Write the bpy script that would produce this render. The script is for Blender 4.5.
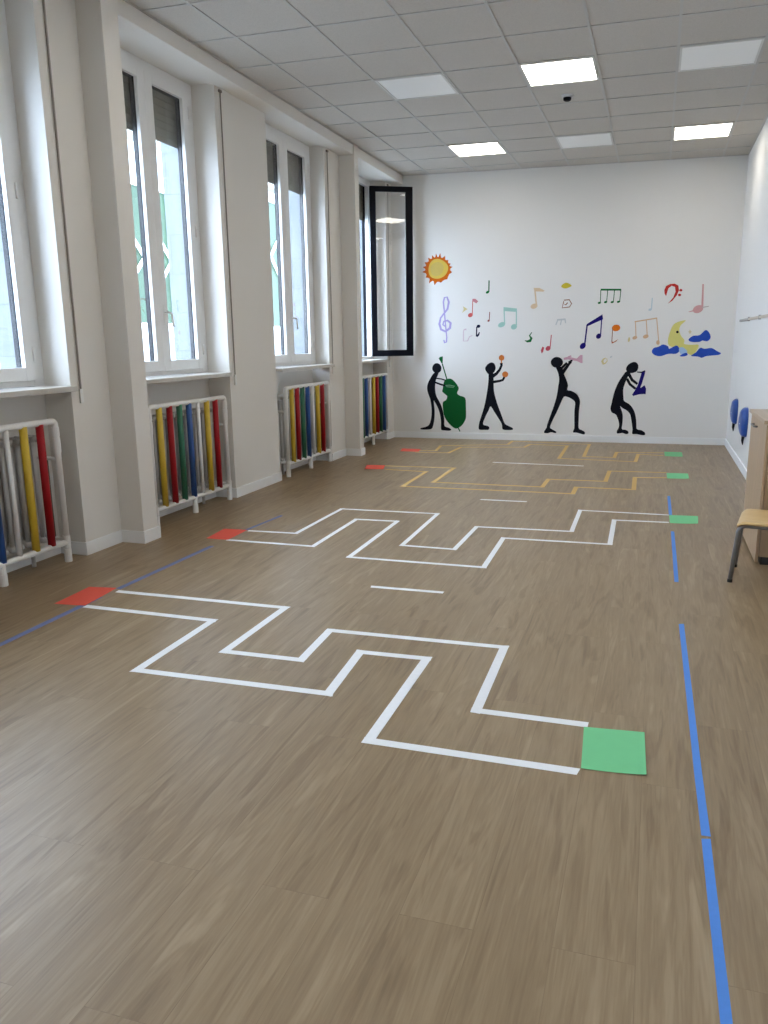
import bpy, bmesh, math, random
from mathutils import Vector, Matrix
random.seed(7)
for o in list(bpy.data.objects):
    bpy.data.objects.remove(o)
SC = bpy.context.scene
COL = SC.collection
PI = math.pi

# ------------------------------------------------------------------ camera
cam_d = bpy.data.cameras.new('camera')
cam = bpy.data.objects.new('camera', cam_d)
COL.objects.link(cam)
_R = (0.9547018656670908, 0.2974601358110178, -0.007862270350671975)
_U = (-0.05658343344924205, 0.2074184382366079, 0.9766145127626261)
_F = (-0.29213466543851213, 0.9319308231208887, -0.21485408575670903)
cam.matrix_world = Matrix(((_R[0], _U[0], -_F[0], 0.0), (_R[1], _U[1], -_F[1], 0.0),
                           (_R[2], _U[2], -_F[2], 1.37595), (0, 0, 0, 1)))
cam_d.sensor_fit = 'VERTICAL'
cam_d.sensor_height = 24.0
cam_d.lens = 785.557 * 24.0 / 1024.0
cam_d.shift_x = -22.33 / 1024.0
cam_d.shift_y = -1.34 / 1024.0
cam_d.clip_start = 0.02
cam_d.clip_end = 200
SC.camera = cam

# ------------------------------------------------------------------ light, sky, exposure
SC.view_settings.view_transform = 'Standard'
SC.view_settings.look = 'None'
SC.view_settings.gamma = 1.0
SC.view_settings.use_curve_mapping = False
SC.view_settings.exposure = 0.02
PANEL_STRENGTH = 9.5
SKY_STRENGTH = 17.5
world = bpy.data.worlds.new('overcast_sky')
SC.world = world
world.use_nodes = True
_nt = world.node_tree
_bg = _nt.nodes['Background']
_tc = _nt.nodes.new('ShaderNodeTexCoord')
_sx = _nt.nodes.new('ShaderNodeSeparateXYZ')
_cr = _nt.nodes.new('ShaderNodeValToRGB')
_cr.color_ramp.elements[0].position = 0.0
_cr.color_ramp.elements[0].color = (0.50, 0.64, 0.86, 1)
_cr.color_ramp.elements[1].position = 0.7
_cr.color_ramp.elements[1].color = (0.64, 0.80, 1.0, 1)
_nt.links.new(_tc.outputs['Generated'], _sx.inputs[0])
_nt.links.new(_sx.outputs['Z'], _cr.inputs[0])
_nt.links.new(_cr.outputs[0], _bg.inputs[0])
_bg.inputs[1].default_value = SKY_STRENGTH

# ------------------------------------------------------------------ room dimensions (metres)
CEIL = 3.4687           # ceiling height
WALL_X = -3.492         # inner face of the window wall
RIGHT_X = 0.9168        # inner face of the right wall
NEAR_Y = -3.2          # wall behind the viewer
BACK_Y, BACK_K = 10.7324, 0.04806   # far wall runs very slightly askew: y = BACK_Y + BACK_K*x
NN = math.hypot(1, BACK_K)
OUT_X = -3.98          # outer face of the window wall
BEAM_Z = 3.362
def back_y(x):
    return BACK_Y + BACK_K * x
NICHES = [(-1.50, -0.20), (0.60, 1.90), (2.82, 4.125), (4.79, 6.09), (6.97, 8.30), (9.03, 10.33)]  # first pair lies out of view, windows added to bring in daylight
GRID_X0, GRID_Y0 = -2.969, 6.126

# ------------------------------------------------------------------ helpers
def tag(o, label=None, cat=None, group=None, kind=None):
    if label: o['label'] = label
    if cat: o['category'] = cat
    if group: o['group'] = group
    if kind: o['kind'] = kind
    return o

def empty(name, loc=(0, 0, 0), rz=0.0, label=None, cat=None, group=None, kind=None, parent=None):
    o = bpy.data.objects.new(name, None)
    o.empty_display_size = 0.1
    COL.objects.link(o)
    o.location = loc
    o.rotation_euler = (0, 0, rz)
    if parent: o.parent = parent
    return tag(o, label, cat, group, kind)

def obj(name, bm, mat, parent=None, smooth=False, kind=None, off=None):
    bmesh.ops.recalc_face_normals(bm, faces=bm.faces)
    me = bpy.data.meshes.new(name)
    if off:
        bmesh.ops.translate(bm, verts=bm.verts, vec=(-off[0], -off[1], -off[2]))
    bm.to_mesh(me)
    bm.free()
    for m in (mat if isinstance(mat, (list, tuple)) else [mat]):
        me.materials.append(m)
    if smooth:
        for p in me.polygons: p.use_smooth = True
    o = bpy.data.objects.new(name, me)
    COL.objects.link(o)
    if parent: o.parent = parent
    elif off: o.location = off
    if kind: o['kind'] = kind
    return o

def box(bm, x0, x1, y0, y1, z0, z1, bevel=0.0, mi=0):
    t = bmesh.new()
    bmesh.ops.create_cube(t, size=1.0)
    for v in t.verts:
        v.co = Vector((x0 + (v.co.x + .5) * (x1 - x0), y0 + (v.co.y + .5) * (y1 - y0), z0 + (v.co.z + .5) * (z1 - z0)))
    if bevel > 0:
        bmesh.ops.bevel(t, geom=t.edges[:], offset=bevel, segments=2, affect='EDGES', profile=0.5)
    for f in t.faces: f.material_index = mi
    merge(bm, t)
    return bm

def merge(bm, t):
    me = bpy.data.meshes.new('tmp')
    t.to_mesh(me)
    t.free()
    bm.from_mesh(me)
    bpy.data.meshes.remove(me)

def nbox(*a, **k):
    return box(bmesh.new(), *a, **k)

def tube(bm, pts, r, seg=12, caps=True):
    """round bar swept along a polyline; r may be one radius per point"""
    pts = [Vector(p) for p in pts]
    n = len(pts)
    rs = [r] * n if not isinstance(r, (list, tuple)) else list(r)
    ref = None
    rings = []
    for i, p in enumerate(pts):
        d = (pts[min(i + 1, n - 1)] - pts[max(i - 1, 0)]).normalized()
        if ref is None:
            ref = Vector((0, 0, 1)) if abs(d.z) < .9 else Vector((1, 0, 0))
        a = ref - d * ref.dot(d)
        a.normalize()
        ref = a
        b = d.cross(a)
        rings.append([bm.verts.new(p + (a * math.cos(2 * PI * k / seg) + b * math.sin(2 * PI * k / seg)) * rs[i]) for k in range(seg)])
    for i in range(n - 1):
        for k in range(seg):
            bm.faces.new((rings[i][k], rings[i][(k + 1) % seg], rings[i + 1][(k + 1) % seg], rings[i + 1][k]))
    if caps:
        bm.faces.new(rings[0][::-1])
        bm.faces.new(rings[-1])
    return bm

def ntube(*a, **k):
    return tube(bmesh.new(), *a, **k)

def fillet(pts, rad, n=6):
    """round the inner corners of a polyline"""
    pts = [Vector(p) for p in pts]
    out = [pts[0]]
    for i in range(1, len(pts) - 1):
        a, b, c = pts[i - 1], pts[i], pts[i + 1]
        d1, d2 = (a - b).normalized(), (c - b).normalized()
        p, q = b + d1 * rad, b + d2 * rad
        for k in range(n + 1):
            t = k / n
            out.append(p * (1 - t) ** 2 + b * 2 * t * (1 - t) + q * t * t)
    out.append(pts[-1])
    return out

def catmull(poly, sub=3):
    n = len(poly)
    out = []
    for i in range(n):
        p0, p1, p2, p3 = poly[i - 1], poly[i], poly[(i + 1) % n], poly[(i + 2) % n]
        for k in range(sub):
            t = k / sub
            out.append(tuple(.5 * (2 * p1[j] + (p2[j] - p0[j]) * t + (2 * p0[j] - 5 * p1[j] + 4 * p2[j] - p3[j]) * t * t
                             + (3 * p1[j] - p0[j] - 3 * p2[j] + p3[j]) * t ** 3) for j in (0, 1)))
    return out

# ------------------------------------------------------------------ materials
def new_mat(name):
    m = bpy.data.materials.new(name)
    m.use_nodes = True
    nt = m.node_tree
    return m, nt, nt.nodes['Principled BSDF']

def N(nt, t, **kw):
    n = nt.nodes.new(t)
    for k, v in kw.items(): setattr(n, k, v)
    return n

def plain(name, col, rough=0.5, metal=0.0, var=0.04, scale=30.0, bump=0.0, spec=0.5):
    """solid colour with a little noise in colour and relief"""
    m, nt, b = new_mat(name)
    tc = N(nt, 'ShaderNodeTexCoord')
    no = N(nt, 'ShaderNodeTexNoise')
    no.inputs['Scale'].default_value = scale
    no.inputs['Detail'].default_value = 4
    nt.links.new(tc.outputs['Object'], no.inputs['Vector'])
    mx = N(nt, 'ShaderNodeMix', data_type='RGBA')
    mx.inputs['A'].default_value = (*[c * (1 - var) for c in col], 1)
    mx.inputs['B'].default_value = (*[min(1, c * (1 + var)) for c in col], 1)
    nt.links.new(no.outputs['Fac'], mx.inputs['Factor'])
    nt.links.new(mx.outputs['Result'], b.inputs['Base Color'])
    b.inputs['Roughness'].default_value = rough
    b.inputs['Metallic'].default_value = metal
    b.inputs['Specular IOR Level'].default_value = spec
    if bump:
        bp = N(nt, 'ShaderNodeBump')
        bp.inputs['Strength'].default_value = bump
        bp.inputs['Distance'].default_value = 0.002
        nt.links.new(no.outputs['Fac'], bp.inputs['Height'])
        nt.links.new(bp.outputs[0], b.inputs['Normal'])
    return m

def srgb(r, g, b):
    f = lambda c: (c / 255 / 12.92) if c / 255 <= .04045 else ((c / 255 + .055) / 1.055) ** 2.4
    return (f(r), f(g), f(b))

def floor_mat():
    m, nt, b = new_mat('vinyl_oak_planks')
    L = nt.links
    tc = N(nt, 'ShaderNodeTexCoord')
    sp = N(nt, 'ShaderNodeSeparateXYZ')
    L.new(tc.outputs['Object'], sp.inputs[0])
    ad = N(nt, 'ShaderNodeMath', operation='ADD')
    ad.inputs[1].default_value = 20 * 0.185 - 0.033
    L.new(sp.outputs['X'], ad.inputs[0])
    ay = N(nt, 'ShaderNodeMath', operation='ADD')
    ay.inputs[1].default_value = 12.2 - 0.36
    L.new(sp.outputs['Y'], ay.inputs[0])
    cb = N(nt, 'ShaderNodeCombineXYZ')
    L.new(ay.outputs[0], cb.inputs[0])
    L.new(ad.outputs[0], cb.inputs[1])
    br = N(nt, 'ShaderNodeTexBrick', offset=0.37, offset_frequency=2, squash=1.0)
    br.inputs['Color1'].default_value = (0, 0, 0, 1)
    br.inputs['Color2'].default_value = (1, 1, 1, 1)
    br.inputs['Mortar'].default_value = (.5, .5, .5, 1)
    br.inputs['Scale'].default_value = 1.0
    br.inputs['Mortar Size'].default_value = 0.0009
    br.inputs['Mortar Smooth'].default_value = 0.3
    br.inputs['Bias'].default_value = 0.0
    br.inputs['Brick Width'].default_value = 1.22
    br.inputs['Row Height'].default_value = 0.185
    L.new(cb.outputs[0], br.inputs['Vector'])
    # long grain, shifted from plank to plank
    mp = N(nt, 'ShaderNodeMapping')
    mp.inputs['Scale'].default_value = (26, 1.6, 1)
    L.new(tc.outputs['Object'], mp.inputs[0])
    wv = N(nt, 'ShaderNodeMath', operation='MULTIPLY')
    wv.inputs[1].default_value = 37.0
    L.new(br.outputs['Color'], wv.inputs[0])
    n1 = N(nt, 'ShaderNodeTexNoise', noise_dimensions='4D')
    n1.inputs['Scale'].default_value = 1.0
    n1.inputs['Detail'].default_value = 7
    n1.inputs['Roughness'].default_value = .62
    n1.inputs['Distortion'].default_value = 1.1
    L.new(mp.outputs[0], n1.inputs['Vector'])
    L.new(wv.outputs[0], n1.inputs['W'])
    mp2 = N(nt, 'ShaderNodeMapping')
    mp2.inputs['Scale'].default_value = (9, .9, 1)
    L.new(tc.outputs['Object'], mp2.inputs[0])
    n2 = N(nt, 'ShaderNodeTexNoise', noise_dimensions='4D')
    n2.inputs['Scale'].default_value = 1.0
    n2.inputs['Detail'].default_value = 3
    n2.inputs['Distortion'].default_value = 2.4
    L.new(mp2.outputs[0], n2.inputs['Vector'])
    L.new(wv.outputs[0], n2.inputs['W'])
    mp3 = N(nt, 'ShaderNodeMapping')
    mp3.inputs['Scale'].default_value = (140, 7, 1)
    L.new(tc.outputs['Object'], mp3.inputs[0])
    n3 = N(nt, 'ShaderNodeTexNoise')
    n3.inputs['Scale'].default_value = 1.0
    n3.inputs['Detail'].default_value = 3
    L.new(mp3.outputs[0], n3.inputs['Vector'])
    # cathedral rings of the oak print
    rg = N(nt, 'ShaderNodeMath', operation='MULTIPLY')
    rg.inputs[1].default_value = 30.0
    L.new(n2.outputs['Fac'], rg.inputs[0])
    rs = N(nt, 'ShaderNodeMath', operation='SINE')
    L.new(rg.outputs[0], rs.inputs[0])
    ra = N(nt, 'ShaderNodeMath', operation='MULTIPLY_ADD')
    ra.inputs[1].default_value = .5
    ra.inputs[2].default_value = .5
    L.new(rs.outputs[0], ra.inputs[0])
    cr = N(nt, 'ShaderNodeValToRGB')
    e = cr.color_ramp.elements
    e[0].position, e[0].color = 0.34, (*FLOOR_DARK, 1)
    e[1].position, e[1].color = 0.67, (*FLOOR_LIGHT, 1)
    k = cr.color_ramp.elements.new(0.5)
    k.color = (*FLOOR_MID, 1)
    m1 = N(nt, 'ShaderNodeMix', data_type='FLOAT')
    m1.inputs['Factor'].default_value = .5
    L.new(n1.outputs['Fac'], m1.inputs['A'])
    L.new(n2.outputs['Fac'], m1.inputs['B'])
    m2 = N(nt, 'ShaderNodeMix', data_type='FLOAT')
    m2.inputs['Factor'].default_value = .05
    L.new(m1.outputs['Result'], m2.inputs['A'])
    L.new(br.outputs['Color'], m2.inputs['B'])
    m3 = N(nt, 'ShaderNodeMix', data_type='FLOAT')
    m3.inputs['Factor'].default_value = .16
    L.new(m2.outputs['Result'], m3.inputs['A'])
    L.new(n3.outputs['Fac'], m3.inputs['B'])
    m4 = N(nt, 'ShaderNodeMix', data_type='FLOAT')
    m4.inputs['Factor'].default_value = .07
    L.new(m3.outputs['Result'], m4.inputs['A'])
    L.new(ra.outputs[0], m4.inputs['B'])
    L.new(m4.outputs['Result'], cr.inputs[0])
    dk = N(nt, 'ShaderNodeMix', data_type='RGBA', blend_type='MULTIPLY')
    L.new(br.outputs['Fac'], dk.inputs['Factor'])
    L.new(cr.outputs[0], dk.inputs['A'])
    dk.inputs['B'].default_value = (.80, .78, .76, 1)
    L.new(dk.outputs['Result'], b.inputs['Base Color'])
    b.inputs['Roughness'].default_value = FLOOR_ROUGH
    b.inputs['Specular IOR Level'].default_value = 0.5
    bp = N(nt, 'ShaderNodeBump')
    bp.inputs['Strength'].default_value = .12
    bp.inputs['Distance'].default_value = .002
    L.new(m3.outputs['Result'], bp.inputs['Height'])
    L.new(bp.outputs[0], b.inputs['Normal'])
    return m

def ceil_mat():
    m, nt, b = new_mat('mineral_fibre_tile')
    L = nt.links
    tc = N(nt, 'ShaderNodeTexCoord')
    n1 = N(nt, 'ShaderNodeTexNoise')
    n1.inputs['Scale'].default_value = 140
    n1.inputs['Detail'].default_value = 3
    L.new(tc.outputs['Object'], n1.inputs['Vector'])
    n2 = N(nt, 'ShaderNodeTexVoronoi')
    n2.inputs['Scale'].default_value = 90
    L.new(tc.outputs['Object'], n2.inputs['Vector'])
    cr = N(nt, 'ShaderNodeValToRGB')
    cr.color_ramp.elements[0].position, cr.color_ramp.elements[0].color = .3, (*[c * .9 for c in CEIL_COL], 1)
    cr.color_ramp.elements[1].position, cr.color_ramp.elements[1].color = .6, (*CEIL_COL, 1)
    L.new(n1.outputs['Fac'], cr.inputs[0])
    L.new(cr.outputs[0], b.inputs['Base Color'])
    b.inputs['Roughness'].default_value = .95
    b.inputs['Specular IOR Level'].default_value = .1
    bp = N(nt, 'ShaderNodeBump')
    bp.inputs['Strength'].default_value = .3
    bp.inputs['Distance'].default_value = .002
    L.new(n2.outputs['Distance'], bp.inputs['Height'])
    L.new(bp.outputs[0], b.inputs['Normal'])
    return m

def wood_mat(name, c0, c1, axis=2, rough=.4, scale=12):
    m, nt, b = new_mat(name)
    L = nt.links
    tc = N(nt, 'ShaderNodeTexCoord')
    mp = N(nt, 'ShaderNodeMapping')
    s = [scale * 3, scale * 3, scale * 3]
    s[axis] = scale * .18
    mp.inputs['Scale'].default_value = s
    L.new(tc.outputs['Object'], mp.inputs[0])
    n = N(nt, 'ShaderNodeTexNoise')
    n.inputs['Scale'].default_value = 1
    n.inputs['Detail'].default_value = 5
    n.inputs['Distortion'].default_value = .8
    L.new(mp.outputs[0], n.inputs['Vector'])
    cr = N(nt, 'ShaderNodeValToRGB')
    cr.color_ramp.elements[0].position, cr.color_ramp.elements[0].color = .3, (*c0, 1)
    cr.color_ramp.elements[1].position, cr.color_ramp.elements[1].color = .7, (*c1, 1)
    L.new(n.outputs['Fac'], cr.inputs[0])
    L.new(cr.outputs[0], b.inputs['Base Color'])
    b.inputs['Roughness'].default_value = rough
    return m

def glass_mat(name, tint=(1, 1, 1)):
    m = bpy.data.materials.new(name)
    m.use_nodes = True
    nt = m.node_tree
    nt.nodes.clear()
    out = N(nt, 'ShaderNodeOutputMaterial')
    tr = N(nt, 'ShaderNodeBsdfTransparent')
    tr.inputs[0].default_value = (*tint, 1)
    gl = N(nt, 'ShaderNodeBsdfGlossy')
    gl.inputs['Roughness'].default_value = 0.0
    gl.inputs['Color'].default_value = (1, 1, 1, 1)
    lw = N(nt, 'ShaderNodeLayerWeight')
    lw.inputs['Blend'].default_value = 0.5
    pw = N(nt, 'ShaderNodeMath', operation='POWER')
    pw.inputs[1].default_value = 5.0
    mu = N(nt, 'ShaderNodeMath', operation='MULTIPLY_ADD')
    mu.inputs[1].default_value = 0.95
    mu.inputs[2].default_value = 0.05
    mx = N(nt, 'ShaderNodeMixShader')
    nt.links.new(lw.outputs['Facing'], pw.inputs[0])
    nt.links.new(pw.outputs[0], mu.inputs[0])
    nt.links.new(mu.outputs[0], mx.inputs[0])
    nt.links.new(tr.outputs[0], mx.inputs[1])
    nt.links.new(gl.outputs[0], mx.inputs[2])
    nt.links.new(mx.outputs[0], out.inputs[0])
    return m

def emit_mat(name, col, strength):
    m = bpy.data.materials.new(name)
    m.use_nodes = True
    nt = m.node_tree
    nt.nodes.clear()
    out = N(nt, 'ShaderNodeOutputMaterial')
    em = N(nt, 'ShaderNodeEmission')
    em.inputs[0].default_value = (*col, 1)
    em.inputs[1].default_value = strength
    nt.links.new(em.outputs[0], out.inputs[0])
    return m

def stone_mat(name, c0, c1, joint, w=.6, h=.32):
    m, nt, b = new_mat(name)
    L = nt.links
    tc = N(nt, 'ShaderNodeTexCoord')
    sp = N(nt, 'ShaderNodeSeparateXYZ')
    L.new(tc.outputs['Object'], sp.inputs[0])
    a = N(nt, 'ShaderNodeMath', operation='ADD')
    L.new(sp.outputs['X'], a.inputs[0])
    L.new(sp.outputs['Y'], a.inputs[1])
    cb = N(nt, 'ShaderNodeCombineXYZ')
    L.new(a.outputs[0], cb.inputs[0])
    L.new(sp.outputs['Z'], cb.inputs[1])
    br = N(nt, 'ShaderNodeTexBrick')
    br.inputs['Color1'].default_value = (*c0, 1)
    br.inputs['Color2'].default_value = (*c1, 1)
    br.inputs['Mortar'].default_value = (*joint, 1)
    br.inputs['Scale'].default_value = 1
    br.inputs['Mortar Size'].default_value = .004
    br.inputs['Brick Width'].default_value = w
    br.inputs['Row Height'].default_value = h
    L.new(cb.outputs[0], br.inputs['Vector'])
    n = N(nt, 'ShaderNodeTexNoise')
    n.inputs['Scale'].default_value = 14
    n.inputs['Detail'].default_value = 6
    n.inputs['Distortion'].default_value = 1.5
    L.new(tc.outputs['Object'], n.inputs['Vector'])
    cr = N(nt, 'ShaderNodeValToRGB')
    cr.color_ramp.elements[0].position, cr.color_ramp.elements[0].color = .35, (.82, .85, .88, 1)
    cr.color_ramp.elements[1].position, cr.color_ramp.elements[1].color = .6, (1, 1, 1, 1)
    L.new(n.outputs['Fac'], cr.inputs[0])
    mx = N(nt, 'ShaderNodeMix', data_type='RGBA', blend_type='MULTIPLY')
    mx.inputs['Factor'].default_value = .8
    L.new(br.outputs['Color'], mx.inputs['A'])
    L.new(cr.outputs[0], mx.inputs['B'])
    L.new(mx.outputs['Result'], b.inputs['Base Color'])
    b.inputs['Roughness'].default_value = .8
    return m

FLOOR_DARK, FLOOR_MID, FLOOR_LIGHT = (.190, .122, .062), (.282, .194, .106), (.385, .280, .168)
FLOOR_ROUGH = .375
CEIL_COL = (.58, .54, .49)
M = {}
M['floor'] = floor_mat()
M['ceiling'] = ceil_mat()
M['wall'] = plain('wall_paint_warm_white', (.78, .745, .69), .75, var=.012, scale=3, bump=.0)
M['wall_back'] = plain('wall_paint_white', (.83, .81, .775), .75, var=.012, scale=2)
M['plaster'] = plain('pillar_paint', (.78, .745, .69), .75, var=.012, scale=3)
M['skirting'] = plain('skirting_white', (.88, .88, .87), .45, var=.02)
M['tbar'] = plain('grid_enamel', (.50, .48, .45), .5, var=.02)
M['pvc'] = plain('white_window_profile', (.82, .81, .79), .3, var=.01)
M['dark'] = plain('anthracite_profile', (.003, .0035, .007), .5, var=.1, spec=.12)
M['marble'] = plain('pale_marble_sill', (.58, .55, .50), .3, var=.14, scale=18)
M['slat'] = plain('olive_grey_shutter_slats', (.20, .19, .15), .5, var=.06)
M['belt'] = plain('grey_brown_webbing', (.27, .24, .21), .8, var=.1)
M['winder'] = plain('winder_plate', (.80, .79, .76), .4)
M['glass'] = glass_mat('window_glass')
M['glass_out'] = plain('teal_glass_of_opposite_house', (.016, .045, .018), .3, var=.6, scale=1.6, spec=.2)
M['rad'] = plain('radiator_enamel', (.60, .59, .58), .35, var=.02)
M['guard_white'] = plain('white_plastic_pipe', (.84, .83, .80), .35, var=.02)
M['guard_yellow'] = plain('yellow_tube', (.66, .45, .035), .42, var=.05)
M['guard_red'] = plain('red_tube', (.36, .006, .012), .45, var=.05, spec=.3)
M['guard_green'] = plain('green_tube', (.025, .16, .085), .42, var=.05)
M['guard_blue'] = plain('blue_tube', (.02, .085, .30), .42, var=.05)
M['guard_darkgreen'] = plain('dark_green_tube', (.008, .06, .012), .5, var=.05)
M['panel_lit'] = emit_mat('lit_led_diffuser', (1.0, .94, .83), PANEL_STRENGTH)
M['panel_off'] = plain('unlit_led_diffuser', (.95, .95, .93), .3, var=.01)
M['panel_frame'] = plain('white_light_frame', (.70, .69, .66), .4)
M['tape_white'] = plain('white_masking_tape', (.88, .88, .88), .6, var=.05, scale=60)
M['tape_yellow'] = plain('yellow_ochre_tape', (.66, .43, .14), .6, var=.05, scale=60)
M['tape_blue'] = plain('blue_masking_tape', (.085, .27, .74), .65, var=.06, scale=60)
M['tape_bluegrey'] = plain('worn_blue_tape', (.15, .185, .36), .6, var=.10, scale=20)
M['paper_green'] = plain('green_card', (.19, .62, .28), .7, var=.03, scale=20)
M['paper_red'] = plain('red_card', (.74, .085, .045), .7, var=.04, scale=20)
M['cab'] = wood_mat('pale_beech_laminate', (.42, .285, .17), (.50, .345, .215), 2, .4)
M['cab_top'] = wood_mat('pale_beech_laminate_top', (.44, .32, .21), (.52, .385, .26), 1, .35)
M['cab_side_shaded'] = wood_mat('beech_laminate_end_shaded', (.36, .235, .13), (.42, .28, .16), 2, .4)  # darker laminate: shade on the cabinet's near end put into its colour
M['seat'] = wood_mat('yellow_beech_plywood', (.70, .46, .19), (.80, .56, .26), 0, .32)
M['steel'] = plain('grey_steel_tube', (.24, .23, .23), .35, metal=.5, var=.05)
M['rubber'] = plain('black_rubber', (.02, .02, .02), .6)
M['blue_pouch'] = plain('shiny_blue_fabric', (.010, .065, .32), .38, var=.45, scale=16, bump=.5)
M['rail'] = wood_mat('pale_wood_rail', (.52, .43, .33), (.62, .53, .42), 1, .5)
M['rail_dark'] = plain('grey_rail_piece', (.36, .33, .30), .5)
M['stone'] = stone_mat('pale_outer_stone', (.20, .212, .22), (.18, .192, .202), (.15, .16, .17))
M['facade'] = plain('pale_plaster_facade', (.62, .67, .71), .85, var=.03, scale=4)
M['facade_white'] = plain('white_painted_bars', (.88, .91, .94), .6, var=.02)
M['ground'] = plain('grey_courtyard_paving', (.35, .36, .36), .85, var=.15, scale=6)
M['sensor'] = plain('white_sensor_plastic', (.72, .71, .69), .4)
PAINT = {'black': (.004, .005, .010), 'green': (.003, .10, .022), 'palegreen': (.18, .36, .22), 'darkgreen': (.008, .14, .035),
    'orange': (.66, .20, .045), 'pink': (.66, .38, .46), 'navy': (.012, .006, .15), 'navyblack': (.006, .008, .035),
    'sunorange': (.58, .125, .006), 'sunyellow': (.66, .47, .085), 'sunolive': (.58, .43, .12), 'lilac': (.44, .38, .68),
    'coral': (.62, .13, .12), 'rose': (.62, .25, .27), 'paleyellow': (.70, .60, .30), 'brick': (.32, .10, .08),
    'mint': (.38, .62, .54), 'palepink': (.70, .56, .60), 'peach': (.74, .57, .38), 'yellow': (.66, .54, .05), 'brown': (.34, .15, .085),
    'palegrey': (.60, .62, .62), 'crimson': (.56, .09, .12), 'orangehot': (.78, .19, .015), 'rust': (.48, .16, .08),
    'peachorange': (.70, .47, .29), 'paleblue': (.55, .64, .68), 'red': (.52, .035, .025), 'dustpink': (.66, .36, .35),
    'greypink': (.55, .47, .44), 'moonyellow': (.74, .68, .22), 'sand': (.70, .60, .40), 'cloudblue': (.03, .09, .50),
    'cloudpale': (.40, .58, .80)}
def paint(c):
    k = 'paint_' + c
    if k not in M:
        M[k] = plain('wall_paint_' + c, PAINT[c], .75, spec=.15, var=.30 if c == 'cloudblue' else .05, scale=9 if c == 'cloudblue' else 25)
    return M[k]

# ------------------------------------------------------------------ shapes measured in the room (metres)
LINES = {
    'front_far': [(-2.812,3.531),(-1.779,3.542),(-1.784,2.929),(-1.41,2.937),(-1.428,3.304),(-0.583,3.328),(-0.572,2.685),(-0.159,2.689)],
    'front_near': [(-2.816,3.27),(-2.045,3.266),(-2.039,2.641),(-1.165,2.662),(-1.193,3.094),(-0.885,3.106),(-0.884,2.356),(-0.163,2.359)],
    'second_far': [(-2.79,5.007),(-2.415,5.029),(-2.407,5.893),(-1.595,5.924),(-1.574,4.914),(-1.206,4.909),(-1.201,5.575),(-0.51,5.616),(-0.515,6.352),(0.168,6.36)],
    'second_near': [(-2.806,4.726),(-2.147,4.727),(-2.154,5.567),(-1.825,5.588),(-1.813,4.543),(-0.933,4.551),(-0.949,5.294),(-0.225,5.319),(-0.234,6.067),(0.164,6.095)],
    'third_far': [(-2.78,8.1),(-2.009,8.152),(-2.001,7.266),(-0.948,7.292),(-0.944,7.72),(-0.398,7.743),(-0.394,8.368),(0.172,8.411)],
    'third_near': [(-2.703,7.876),(-2.236,7.842),(-2.225,6.989),(-0.641,7.034),(-0.641,7.362),(-0.125,7.379),(-0.131,8.03),(0.169,8.095)],
    'fourth_far': [(-2.865,9.325),(-2.552,9.404),(-2.607,9.839),(-1.789,10.184),(-1.787,10.529),(-0.762,10.438),(-0.74,9.334),(-0.395,9.346),(-0.388,9.781),(0.153,9.877)],
    'fourth_near': [(-2.76,9.182),(-2.349,9.245),(-2.322,9.771),(-1.539,9.967),(-1.51,10.253),(-1.024,10.233),(-1.003,9.116),(-0.152,9.08),(-0.135,9.683),(0.152,9.638)],
    'dash_front': [(-1.469,4.002),(-1.046,4.011)],
    'dash_mid': [(-1.383,6.568),(-0.984,6.579)],
    'dash_far': [(-1.683,8.644),(-0.681,8.633)],
    'blue_right': [(0.193,3.861),(0.206,2.45)],
    'blue_right2': [(0.206,2.456),(0.211,2.121)],
    'blue_right3': [(0.21,2.107),(0.22,1.476)],
    'blue_right_far': [(0.186,5.806),(0.186,4.562)],
    'blue_right_far2': [(0.178,7.148),(0.18,6.363)],
    'blue_left': [(-2.808,2.685),(-2.838,3.42)],
    'blue_left2': [(-2.833,3.567),(-2.817,4.548)],
    'blue_left3': [(-2.816,5.022),(-2.775,5.535)],
}
SHEETS = {
    'green1': [(-0.172,2.669),(0.037,2.689),(0.047,2.393),(-0.157,2.379)],
    'green2': [(0.169,6.353),(0.384,6.375),(0.371,6.089),(0.172,6.068)],
    'green3': [(0.172,8.381),(0.381,8.407),(0.379,8.082),(0.175,8.056)],
    'green4': [(0.162,9.968),(0.364,9.978),(0.366,9.585),(0.166,9.591)],
    'red1': [(-3.017,3.553),(-2.85,3.581),(-2.816,3.272),(-2.999,3.253)],
    'red2': [(-2.993,5.012),(-2.805,5.025),(-2.794,4.723),(-2.965,4.717)],
    'red3': [(-2.998,8.111),(-2.79,8.131),(-2.723,7.871),(-2.923,7.834)],
    'red4': [(-3.019,9.47),(-2.769,9.466),(-2.733,9.238),(-2.965,9.222)],
}
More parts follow.
